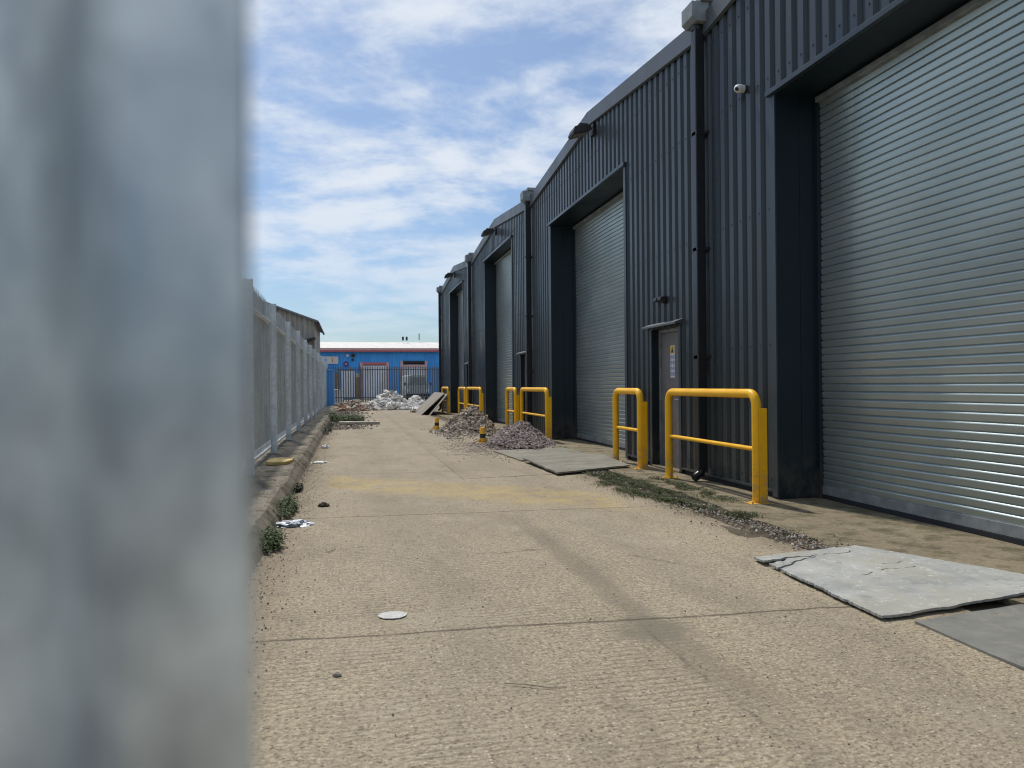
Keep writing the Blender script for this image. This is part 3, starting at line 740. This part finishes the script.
MB().box(.60, 1.0, -.10, -.065, 0, 2.1).build('side_panel', 'tan', bu); MB().box(.62, 1.0, -.12, -.065, 2.12, 2.5).build('side_window', 'cream', bu)
MB().box(-1.4, -.9, -.08, -.05, .9, 2.6).build('side_panel', 'tan', bu)
for k in range(9):   # roof fittings
    pass
for x in (5.7, 6.1): MB().tube([(x, 6.2, 6.1), (x, 6.2, 6.5)], .11, 10).build('roof_vent', 'black', bu)
MB().tube([(7.5, 6.9, 6.2), (7.5, 6.9, 6.9)], .05, 8).build('roof_vent', 'black', bu)
# signs on blue unit
s1 = empty('wall_sign', (-1.72, 74.9, 3.42)); tag(s1, 'white rectangular sign high on the left end of the blue unit', 'sign')
MB().box(-.85, .72, -.05, 0, 0, .72).build('sign_board', 'sign_white', s1)
MAT['orange'] = simple('orange_print', (.75, .28, .05), .5); MAT['lightblue'] = simple('pale_blue_print', (.25, .45, .75), .5); MAT['purple'] = simple('purple_print', (.16, .03, .20), .5)
MB().box(-.62, -.35, -.056, -.051, .2, .5).build('printed_mark', 'lightblue', s1); MB().box(.1, .22, -.056, -.051, .15, .6).build('printed_mark', 'orange', s1)
s2 = empty('round_sign', (-.28, 74.9, 3.40)); tag(s2, 'round purple emblem on the blue wall beside the white sign', 'sign')
MB().tube([(0, 0, 0), (0, -.05, 0)], .26, 24).build('disc', 'purple', s2); MB().tube([(0, -.051, 0), (0, -.056, 0)], .12, 20).build('inner_disc', 'lightblue', s2)
MB().box(-.02, .02, -.062, -.057, -.16, .16).build('emblem_bar', 'purple', s2)
for nm, x, z, w_, h_, mt, lb in (('notice_plate', -.12, 4.12, .26, .22, 'sign_white', 'small pale blue plate under the eaves of the blue unit'), ('alarm_box', .42, 4.08, .34, .3, 'black', 'dark alarm box under the eaves of the blue unit'),
                             ('camera_box', .38, 3.72, .22, .2, 'black', 'small dark box on the blue wall below the alarm box')):
    o = MB().box(-w_ / 2, w_ / 2, -.1, 0, 0, h_).build(nm, mt, bevel=.01); o.location = (x, 74.93, z); tag(o, lb, nm.replace('_', ' '))
s3 = [(5.55, 'left'), (6.55, 'right')]
for x, sd_ in s3:
    r_ = empty('door_notice', (x, 74.9, 1.75)); MB().box(-.24, .24, -.03, -.005, 0, .42).build('notice_board', 'black', r_); MB().box(-.17, .17, -.036, -.031, .12, .30).build('notice_text_panel', 'zinc_dark', r_)
    tag(r_, f'{sd_} black square notice on the white roller door of the blue unit', 'notice')

# grey-green van behind the far fence, seen end-on
MAT['van'] = simple('grey_green_car_paint', (.40, .46, .44), .35, .1); MAT['vanglass'] = simple('van_glass', (.24, .28, .28), .15)
van = empty('parked_van', (5.35, 63.5, 0), R(4)); tag(van, 'pale grey-green van parked behind the far palisade in front of the right white door', 'van')
MB().prism([(-.92, .32), (.92, .32), (.95, .9), (.90, 1.25), (.74, 2.02), (.60, 2.12), (-.60, 2.12), (-.74, 2.02), (-.90, 1.25), (-.95, .9)], -2.1, 2.0, 'y').build('body', 'van', van, bevel=.05)
MB().prism([(-.72, 1.28), (.72, 1.28), (.60, 1.92), (-.60, 1.92)], -2.13, -2.105, 'y').build('windscreen', 'vanglass', van)
MB().box(-.93, .93, -2.22, -2.105, .35, .58).build('bumper', 'black', van, bevel=.03)
for s in (-1, 1):
    MB().box(s * .8 - .12, s * .8 + .12, -2.14, -2.105, .72, .98).build('headlight', 'sign_white', van, bevel=.02)
    MB().box(s * 1.06 - .09, s * 1.06 + .09, -1.9, -1.8, 1.25, 1.5).build('wing_mirror', 'black', van, bevel=.02)
    for y in (-1.35, 1.3):
        wh = MB().tube([(s * .72, y, .33), (s * .93, y, .33)], .33, 20).build('wheel', 'rubber', van); MB().tube([(s * .931, y, .33), (s * .94, y, .33)], .19, 16).build('rim', 'zinc_dark', wh)
# white bulk bag left behind far fence
bag = empty('bulk_bag', (-.95, 57.5, 0)); tag(bag, 'white bulk bag standing behind the left end of the far palisade', 'bag')
mbg = MB(); vs = []; nn = 16
for j, z in enumerate((0, .2, .6, .9, 1.0)):
    for k in range(nn):
        a = 2 * math.pi * k / nn; q = .5 * (1 + .12 * math.sin(j * 1.3 + 1)) * (1 / max(abs(math.cos(a)), abs(math.sin(a)))) ** .7 * (1 + .05 * math.sin(3 * a + j)); vs.append((math.cos(a) * q, math.sin(a) * q, z + .04 * math.sin(5 * a)))
mbg.add(vs, [(j * nn + k, j * nn + (k + 1) % nn, (j + 1) * nn + (k + 1) % nn, (j + 1) * nn + k) for j in range(4) for k in range(nn)] + [tuple(4 * nn + k for k in range(nn))]); mbg.build('sack', 'white', bag, True)
for s in (-1, 1): MB().tube([(s * .38, -.3, .95), (s * .4, -.2, 1.15), (s * .4, .2, 1.15), (s * .38, .3, .95)], .02, 6).build('lifting_loop', 'white', bag)
# brick outbuilding right of the far fence
MAT['brick'] = None
m = M('brown_brick', .85); bt = m.n('ShaderNodeTexBrick'); m.l(m.co((1, 1, 1), True, (R(90), 0, 0)), bt.inputs['Vector']); bt.inputs['Scale'].default_value = 2.2
bt.inputs['Color1'].default_value = (.30, .15, .09, 1); bt.inputs['Color2'].default_value = (.22, .12, .08, 1); bt.inputs['Mortar'].default_value = (.3, .26, .2, 1); m.col(bt.outputs[0]); MAT['brick'] = m.m
ob = empty('brick_outbuilding', (9.6, 64, 0)); tag(ob, 'low brown brick outbuilding beyond the end of the dark warehouse', 'outbuilding')
MB().box(-1.6, 3.5, 0, 4, 0, 2.3).build('wall', 'brick', ob); MB().box(-1.8, 3.7, -.2, 4.2, 2.301, 2.42).build('roof', 'fencedark', ob); MB().box(-.4, .5, -.05, -.002, .05, 2.0).build('door', 'tan', ob)
MB().box(1.2, 2.2, -.04, -.002, 1.0, 1.8).build('window', 'vanglass', ob)

# left shed behind fence end
m = M('weathered_sheet', .8); base = m.mix(m.mr(m.noise(1.2, 5, .65, m.co((1, 1, .3))), .3, .7), (.32, .30, .26), (.46, .43, .38))
m.col(m.mix(m.mr(m.noise(5, 5, .7, m.co((1, 1, .12))), .5, .7, 0, .7), base, (.10, .09, .07))); MAT['oldsheet'] = m.m
sh = empty('shed', (-1.95, 45, 0)); tag(sh, 'weathered grey corrugated shed with sloping roof behind the left fence', 'shed')
gz = lambda t: 5.02 + (-t) * .36 if t > -7 else 5.02 + 7 * .36 + (t + 7) * .36
mb = MB(); corr_wall(mb, -14, 0, 0, gz, 0, pitch=.28, dp=.05); mb.build('front_wall', 'oldsheet', sh)
mb = MB(); corr_wall(mb, 0, 9, 0, lambda t: 5.02, 0, 'y', .28, .05, 1); mb.build('side_wall', 'oldsheet', sh)
rr = MB(); rr.prism([(.25, 4.95), (.25, 5.05), (-7, 7.69), (-14.2, 5.09), (-14.2, 4.99), (-7, 7.57)], -.3, 9.3, 'y'); rr.build('roof', 'fencedark', sh)
MB().tube([(.25, -.3, 4.92), (.25, 9.3, 4.92)], .07, 8).build('gutter', 'black', sh)
MB().prism([(-1.6, 3.55), (.1, 3.95), (.1, 4.05), (-1.6, 3.65)], -1.2, -.02, 'y').build('door_canopy', 'black', sh)
# blue container beside end of fence
ct = empty('blue_container', (-1.15, 43.3, 0)); tag(ct, 'narrow blue steel container standing at the far end of the left fence', 'container')
mb = MB(); corr_wall(mb, -.42, .30, 0.05, lambda t: 2.12, 0, pitch=.16, dp=.025); corr_wall(mb, 0, 3.2, .05, lambda t: 2.12, .30, 'y', .2, .03, 1); mb.box(-.42, -.40, .03, 3.2, .05, 2.12); mb.box(-.40, .28, 3.17, 3.2, .05, 2.12)
mb.build('side_panel', 'blue_old', ct); MB().box(-.45, .33, -.03, 3.23, 2.121, 2.2).build('top_frame', 'blue_old', ct, bevel=.01); MB().box(-.45, .33, -.03, 3.23, 0, .05).build('base_frame', 'black', ct)

# ------------------------------------------------------------------ heaps
def heap(name, cx, cy, rx, ry, h, n, rmin, rmax, mat, label, flat=.6, chunk=0, skirt=1.35, seed=1, pw=1.0, basemat='soil'):
    rg = random.Random(seed); root = empty(name, (cx, cy, 0)); mb = MB()
    def hz(u, v):
        q = math.sqrt(u * u + v * v); a = math.atan2(v, u)
        q *= 1 + .12 * math.sin(2 * a + seed) + .08 * math.sin(5 * a + 2 * seed)
        return max(0, 1 - q ** pw) * h * (1 + .38 * fbm(u * 2.4 + seed, v * 2.4)) 
    gb = MB(); k = 28; vs = []
    for j in range(k + 1):
        for i in range(k + 1):
            u, v = (i / k * 2 - 1) * 1.1, (j / k * 2 - 1) * 1.1; vs.append((u * rx, v * ry, hz(u, v) - .03))
    gb.add(vs, [(j * (k + 1) + i, j * (k + 1) + i + 1, (j + 1) * (k + 1) + i + 1, (j + 1) * (k + 1) + i) for j in range(k) for i in range(k)])
    gb.build('heap_core', basemat, root)
    for q in range(n):
        rr_ = math.sqrt(rg.random()) * (skirt if rg.random() < .22 else 1.0); a = rg.uniform(0, 6.283); u, v = rr_ * math.cos(a), rr_ * math.sin(a)
        r = rmin + (rmax - rmin) * rg.random() ** 2; z = hz(u, v)
        p = (u * rx, v * ry, z + r * .25)
        if rg.random() < chunk: slab_chunk(mb, (p[0], p[1], z + r * .4), r * 2.0, r * 1.4, r * .5, rg)
        else: stone(mb, p, r, flat, .35, rg)
    o = mb.build('loose_stone', mat, root); o['kind'] = 'stuff'
    tag(root, label, 'heap'); return root
heap('gravel_pile', 3.46, 15.3, .72, 1.5, .40, 5600, .012, .036, 'gravel', 'low pile of pinkish grey gravel beside the flat boards, by the second roller door', .8, 0, 1.3, 3, 1.5)
heap('rubble_pile', 3.2, 20.2, .60, 1.6, .54, 3600, .018, .07, 'rubble', 'brown rubble pile between the two short yellow bollards', .7, .3, 1.3, 5, 1.6)
heap('plaster_rubble_heap', 2.15, 40.6, 1.6, 1.5, .82, 2200, .035, .15, 'white_rubble', 'large heap of white broken plaster and rubble at the far end of the road', .7, .5, 1.25, 9, 1.0, 'rubble')
heap('brick_rubble_heap', .2, 39.6, 1.15, 1.3, .45, 1100, .03, .14, 'brown_rubble', 'low spread of brown and white rubble left of the white heap', .6, .5, 1.2, 11, 1.0, 'rubble')
heap('plaster_rubble_heap', 3.55, 41.8, .95, 1.2, .55, 800, .04, .15, 'white_rubble', 'smaller right hand shoulder of white rubble beside the large white heap', .7, .5, 1.2, 13, 1.0, 'rubble')
# loose scatter on road near piles / kerb
sc = MB(); rg = random.Random(21)
for q in range(1500):
    a = rg.gauss(0, 1); x = 2.6 + rg.gauss(0, .4); y = 14.7 + rg.gauss(0, 1.1)
    if x < 3.3: stone(sc, (x, y, .004), rg.uniform(.004, .013), .7, .3, rg)
for q in range(350):
    x = 2.5 + rg.gauss(0, .2); y = 19.5 + rg.gauss(0, 1.3); stone(sc, (x, y, .008), rg.uniform(.008, .03), .7, .3, rg)
tag(sc.build('scattered_gravel', 'gravel'), kind='stuff')
gr = MB()
for q in range(1900):    # kerb foot grit
    y = rg.uniform(3, 40) if rg.random() < .4 else rg.uniform(3, 14); x = -.64 + abs(rg.gauss(0, .16)); stone(gr, (x, y, .004), rg.uniform(.0015, .006) * (1 if y < 15 else 2), .7, .3, rg)
for q in range(700):    # thin over whole road
    y = 1.6 + 12 * rg.random() ** 1.6; x = rg.uniform(-.6, 3.2); stone(gr, (x, y, .003), rg.uniform(.0015, .0055), .6, .3, rg)
for q in range(1300):   # debris strip on far road edge left
    y = rg.uniform(22, 38); x = -.6 + abs(rg.gauss(0, .55)); stone(gr, (x, y, .01), rg.uniform(.01, .05), .5, .4, rg)
tag(gr.build('road_grit', 'pit'), kind='stuff')
gs = MB()
for q in range(5200):
    y = rg.uniform(4.95, 11.0)
    if 7.1 < y < 9.9 and rg.random() < .8: continue
    if rg.random() < .0: continue
    y = y; x = 3.42 + rg.gauss(0, .15)
    dens_ = .5 + .5 * fbm(x * 3, y * 1.1, 4)
    if rg.random() < dens_ * .9 and x < 3.85: stone(gs, (x, y, .012 + .01 * rg.random()), rg.uniform(.004, .013), .7, .35, rg)
tag(gs.build('gravel_strip', 'grit'), kind='stuff')

# ------------------------------------------------------------------ small yellow bollards
def bollard(x, y, label, rz=0, tilt=0):
    r = empty('yellow_bollard', (x, y, 0), rz); r.rotation_euler.x = tilt
    MB().box(-.13, .13, -.13, .13, 0, .018).build('base_plate', 'yellow_old', r, bevel=.004)
    MB().tube([(0, 0, .018), (0, 0, .32), (0, 0, .335)], [.062, .062, .05], 18).build('stub_post', 'yellow', r, True)
    MB().tube([(0, 0, .11), (0, 0, .20)], .0635, 18).build('black_band', 'black', r, True)
    for a in range(3):
        t = a * 2.1 + .4; MB().prism([(.058, .018), (.125, .018), (.058, .12)], -.005, .005, 'y').build('gusset', 'yellow_old', r).rotation_euler.z = t
    tag(r, label, 'bollard', 'short yellow bollards by the piles')
bollard(2.42, 21.2, 'short yellow bollard at the left foot of the brown rubble pile', .3)
bollard(2.80, 15.9, 'short yellow bollard left of the pinkish gravel pile', 1.1)

# ------------------------------------------------------------------ sheets and boards on the ground
def sheet(name, corners, mat, zf, label, cat, nx=46, ny=46, thick=.012, jag=.012, seed=0, cracks=None):
    """warped sheet with ragged edge; corners a,b,c,d in order"""
    a, b, c_, d_ = [Vector((*p, 0)) for p in corners]; mb = MB(); top = []
    for j in range(ny + 1):
        for i in range(nx + 1):
            u, v = i / nx, j / ny; p = a.lerp(b, u).lerp(d_.lerp(c_, u), v)
            e = 0
            ox = jag * (fbm(u * 6, v * 6, seed + 1) + .5 * fbm(u * 40, v * 40, seed)) if (i in (0, nx)) else 0; oy = jag * (fbm(u * 6, v * 6, seed + 5) + .5 * fbm(u * 40, v * 40, seed)) if (j in (0, ny)) else 0
            top.append((p.x + ox, p.y + oy, zf(u, v)))
    n = nx + 1; o = len(top); bot = [(x, y, z - thick) for x, y, z in top]
    fs = [(j * n + i, j * n + i + 1, (j + 1) * n + i + 1, (j + 1) * n + i) for j in range(ny) for i in range(nx)]
    if cracks:
        fs = [f for f in fs if not cracks(((f[0] % n) + .5) / nx, ((f[0] // n) + .5) / ny)]
    # build edges from face set so that cracks are real gaps with thickness
    from collections import Counter
    ec = Counter(); eo = {}
    for f in fs:
        for k in range(4):
            e = (f[k], f[(k + 1) % 4]); ec[frozenset(e)] += 1; eo[frozenset(e)] = e
    side = [(eo[e][0], eo[e][0] + o, eo[e][1] + o, eo[e][1]) for e, c in ec.items() if c == 1]
    mb.v = top + bot; mb.f = fs + [tuple(i + o for i in reversed(f)) for f in fs] + side
    ob_ = mb.build(name, mat); tag(ob_, label, cat); return ob_
def zpale(u, v):   # corners: A(left-far) B(right-far) C(right-near) D(left-near)
    z = .030 + .006 * fbm(u * 3, v * 3, 2)
    z += .045 * max(0, (u - .30)) * max(0, v - .80) / .2 * 1.0          # near edge lifts to the right
    z += .012 * math.exp(-((v - .12) / .06) ** 2) * math.exp(-(u / .35) ** 2)
    return z
def crk(u, v):
    wob = .012 * math.sin(u * 21) + .006 * math.sin(u * 53 + 1)
    c1 = abs(v - (.13 - .05 * u + wob)) < .020 * (1 - u / .46) + .002 and u < .46
    c2 = abs(v - (.235 - .26 * u + wob * .7)) < .010 * (1 - u / .45) + .002 and u < .43
    c3 = abs(v - (.125 - .06 * (u - .5) + wob)) < .0045 and .5 < u < .78
    c4 = abs(v - (.50 - .06 * u + wob)) < .004 and .34 < u < .74 and math.sin(u * 37) > -.5
    c5 = abs(v - (.30 + .1 * u + wob)) < .003 and .62 < u < .8
    return c1 or c2 or c3 or c4 or c5
sheet('pale_board', [(2.76, 4.78), (3.68, 4.93), (4.30, 3.62), (2.70, 3.41)], 'sheet', zpale, 'large warped pale grey board with cracked peeling surface in front of the nearest roller door', 'board', 80, 330, .014, .02, 1, crk)
sheet('road_plate', [(2.84, 3.34), (4.05, 3.52), (4.0, 1.8), (2.80, 1.7)], 'darksheet', lambda u, v: .014 + .003 * fbm(u * 3, v * 3, 6), 'dark grey flat sheet lying at the right edge, next to the peeling pale board', 'sheet', 20, 20, .012, .01, 3)
sheet('flat_board', [(2.72, 11.75), (4.1, 11.95), (4.0, 10.35), (2.76, 9.85)], 'plateA', lambda u, v: .050 + .012 * u + .028 * (1 - v) + .006 * fbm(u * 3, v * 3, 7), 'flat dusty grey board, the nearer of the pair beside the gravel pile', 'board', 30, 30, .022, .02, 4)
sheet('flat_board', [(2.62, 13.75), (4.0, 13.95), (4.1, 12.06), (2.72, 11.86)], 'plateA', lambda u, v: .024 + .008 * u + .004 * fbm(u * 3, v * 3, 8), 'flat dusty grey board, the farther of the pair, touching the gravel pile', 'board', 30, 30, .022, .02, 5)
# leaning boards at the far barrier
def lean_board(name, x0, x1, y0, y1, z1, t, mat, label):
    mb = MB(); dx = x1 - x0; ln = math.hypot(dx, z1); nx_, nz_ = -z1 / ln * t, dx / ln * t
    mb.prism([(x0, .0), (x1, z1), (x1 - nx_, z1 - nz_), (x0 - nx_, 0 - nz_ * 0 - .0)], y0, y1, 'y'); o = mb.build(name, mat, bevel=.004); tag(o, label, 'board'); return o
lean_board('leaning_board', 2.95, 3.95, 31.7, 35.4, .93, .05, 'ply', 'wide weathered plywood board leaning at a slant against the farthest yellow barrier')
lean_board('leaning_board', 3.28, 4.02, 31.3, 34.2, .88, .04, 'plank', 'narrow pale board tucked behind the wide plywood board at the farthest barrier')
# plank on road
pk = sheet('plank', [(-.30, 25.3), (.98, 25.0), (.96, 24.6), (-.34, 24.8)], 'plank', lambda u, v: .09 + .01 * fbm(u * 2, v, 3), 'long bleached plank lying across the road beside the green weeds', 'plank', 20, 6, .07, .02, 8)
# yellow slab lying on the kerb
ys_ = MB(); ys_.prism([(-.34, -.15), (-.05, -.19), (.30, -.14), (.36, .08), (.12, .17), (-.22, .15), (-.37, .02)], 0, .05, 'z'); MAT['slab_yellow'] = plate('chipped_yellow_slab', (.50, .36, .10), (.62, .46, .17), (.34, .27, .16)); yo = ys_.build('yellow_slab', 'slab_yellow', bevel=.012)
yo.location = (-.99, 11.35, .145); yo.rotation_euler.z = R(82); tag(yo, 'flat chipped yellow painted slab lying on the kerb against the fence', 'slab')

# ------------------------------------------------------------------ litter
def crumple(name, loc, r, mat, label, cat, flat=.4, seed=1, sub=3):
    bm = bmesh.new(); bmesh.ops.create_icosphere(bm, subdivisions=sub, radius=1)
    for v in bm.verts:
        k = 1 + .55 * noise.noise(v.co * 2.4 + Vector((seed, 0, 0))) + .25 * noise.noise(v.co * 6 + Vector((0, seed, 0)))
        v.co = Vector((v.co.x * r[0] * k, v.co.y * r[1] * k, max(-.2, v.co.z) * r[2] * k))
    me = bpy.data.meshes.new(name); bm.to_mesh(me); bm.free(); me.materials.append(MAT[mat]); o = bpy.data.objects.new(name, me); C.objects.link(o); o.location = loc; tag(o, label, cat); return o
MAT['film'] = simple('pale_plastic_film', (.42, .45, .50), .4, .1, .4, 60)
MAT['plaster'] = simple('dried_plaster', (.50, .51, .49), .8, 0, .15, 40)
crumple('crumpled_film', (-.50, 7.0, .012), (.15, .10, .035), 'film', 'crumpled silvery plastic film at the foot of the kerb', 'litter', seed=4, sub=4)
ps = []
for k in range(28):
    a_ = 2 * math.pi * k / 28; q = 1 + .14 * fbm(math.cos(a_) * 2, math.sin(a_) * 2, 4); ps.append((.078 * q * math.cos(a_), .066 * q * math.sin(a_)))
pso = MB().prism(ps, 0, .004, 'z').build('plaster_spot', 'plaster', bevel=.0012); pso.location = (.22, 4.12, .003); tag(pso, 'flat whitish round spot of dried plaster on the near road', 'plaster')
crumple('dark_lump', (-.27, 8.05, .01), (.055, .04, .03), 'soil', 'small dark clod on the road near the faded yellow band', 'clod', seed=9)
crumple('paper_scrap', (-.47, 12.6, .01), (.12, .05, .02), 'white', 'flat white paper scrap lying on the road by the yellow slab', 'litter', seed=12)
crumple('white_scrap', (-.48, 15.6, .015), (.07, .06, .05), 'white', 'small white crumpled scrap near the kerb beyond the paper', 'litter', seed=14)
crumple('road_stone', (-.06, 3.32, .006), (.018, .014, .012), 'pit', 'small dark pebble on the near road left of centre', 'stone', seed=15)
tw = MB().tube([(.62, 3.06, .008), (.70, 3.02, .012), (.80, 2.97, .007), (.86, 2.95, .010)], [.0018, .0025, .002, .001], 6).build('twig', 'pit', smooth=True); tag(tw, 'thin dark twig lying on the near road', 'twig')

# ------------------------------------------------------------------ plants
def leafq(mb, p, dirv, ln, wd, up=.3):
    d_ = Vector(dirv).normalized(); s = d_.cross(Vector((0, 0, 1)));
    if s.length < .1: s = Vector((1, 0, 0))
    s = s.normalized() * wd; p = Vector(p); m_ = p + d_ * ln * .5 + Vector((0, 0, ln * .12)); e = p + d_ * ln
    mb.add([p, m_ + s, e, m_ - s], [(0, 1, 2, 3)])
def weed(name, cx, cy, rx, ry, h, n, ls, label, z0=0, seed=1, mat='weed'):
    rg = random.Random(seed); mb = MB()
    nb = max(8, n // 14)
    for b in range(nb):
        a = rg.uniform(0, 6.28); q = math.sqrt(rg.random()); bx, by = cx + q * rx * math.cos(a), cy + q * ry * math.sin(a)
        hh = h * rg.uniform(.35, 1) * (1.1 - .6 * q); tx, ty = rg.gauss(0, .35) * hh, rg.gauss(0, .35) * hh
        for k in range(14):
            t = (k + rg.random()) / 14; p = (bx + tx * t, by + ty * t, z0 + hh * t)
            aa = rg.uniform(0, 6.28); leafq(mb, p, (math.cos(aa), math.sin(aa), rg.uniform(-.2, .9)), ls * rg.uniform(.6, 1.4) * (1.1 - .4 * t), ls * .22)
    o = mb.build(name, mat); tag(o, label, 'weed'); return o
weed('weed_clump', -.62, 6.15, .09, .32, .19, 1100, .035, 'nearest green weed clump at the foot of the kerb by the blurred post', seed=1)
weed('weed_clump', -.63, 7.75, .10, .60, .20, 1500, .035, 'long green weed clump against the kerb, just past the silvery film', seed=2)
weed('weed_clump', -.62, 9.4, .05, .30, .09, 1100, .04, 'thin low weeds at the kerb beyond the long clump', seed=3, mat='moss')
weed('weed_clump', -.10, 27.2, .62, 1.3, .34, 3200, .08, 'bright green bushy weed patch on the road left side beyond the plank', seed=4)
weed('weed_clump', -.62, 22.5, .14, 3.2, .20, 1500, .06, 'dull straggly weeds along the distant kerb beside the plank', seed=5, mat='moss')
weed('weed_clump', -.75, 30.5, .22, 3.0, .35, 1600, .08, 'dark weeds at the foot of the fence behind the bright green patch', seed=6)
weed('weed_clump', 2.95, 34.8, .2, .6, .2, 300, .06, 'small weeds at the foot of the leaning plywood board', seed=8, mat='moss')
# shrub by the brick outbuilding
weed('shrub', 8.3, 59.2, 1.0, 1.0, 1.9, 3500, .14, 'dull green shrub behind the fence by the brick outbuilding', seed=10, mat='moss')
# grass strip between road and apron
gs2 = MB(); rg = random.Random(31)
def blade(mb, x, y, z, h, w_):
    a = rg.uniform(0, 6.28); l = rg.uniform(.2, .9) * h; dx, dy = math.cos(a) * l, math.sin(a) * l; sx_, sy = -math.sin(a) * w_, math.cos(a) * w_
    mb.add([(x - sx_, y - sy, z), (x + sx_, y + sy, z), (x + dx * .5 + sx_ * .7, y + dy * .5 + sy * .7, z + h * .6), (x + dx * .5 - sx_ * .7, y + dy * .5 - sy * .7, z + h * .6), (x + dx, y + dy, z + h * .85)],
           [(0, 1, 2, 3), (3, 2, 4)])
cl = [(9.5, 3.36, .16, .4, 4500, .05), (8.9, 3.33, .20, .6, 8500, .05), (8.0, 3.33, .20, .6, 8500, .055), (7.35, 3.36, .13, .45, 4500, .045), (8.5, 3.82, .13, .7, 5500, .055), (7.6, 3.88, .11, .6, 3500, .05), (6.25, 3.50, .10, .13, 900, .10), (6.8, 3.45, .10, .3, 900, .04), (5.5, 3.5, .1, .3, 200, .03), (9.9, 3.9, .1, .4, 700, .04)]
for cy, cx, sx_, sy, n, h in cl:
    for q in range(n):
        x, y = cx + rg.gauss(0, sx_ * .75), cy + rg.gauss(0, sy * .55)
        k = fbm(x * 5, y * 3, 2)
        if k < -.08: continue
        hh = h * (.6 + .8 * max(0, k))
        if rg.random() < .55: blade(gs2, x, y, .01, hh * rg.uniform(.35, 1.1), rg.uniform(.0015, .0035))
        else:
            aa = rg.uniform(0, 6.28); leafq(gs2, (x, y, .01 + hh * rg.uniform(0, .6)), (math.cos(aa), math.sin(aa), rg.uniform(0, .7)), rg.uniform(.012, .03), .005)
tag(gs2.build('grass_strip', 'grass'), kind='stuff')
ms = MB()
for q in range(3000):   # mossy film on soil: tiny leaf bits
    y = rg.uniform(6.4, 10.2); x = 3.42 + rg.gauss(0, .17); aa = rg.uniform(0, 6.28); leafq(ms, (x, y, .018), (math.cos(aa), math.sin(aa), .25), rg.uniform(.012, .03), .005)
for q in range(2500):
    y = rg.uniform(5, 42); x = -.78 + rg.gauss(0, .06) if rg.random() < .5 else -.64 + abs(rg.gauss(0, .04)); zz = .15 if x < -.72 else .01
    aa = rg.uniform(0, 6.28); leafq(ms, (x, y, zz), (math.cos(aa), math.sin(aa), .4), rg.uniform(.012, .035), .006)
tag(ms.build('moss', 'moss'), kind='stuff')
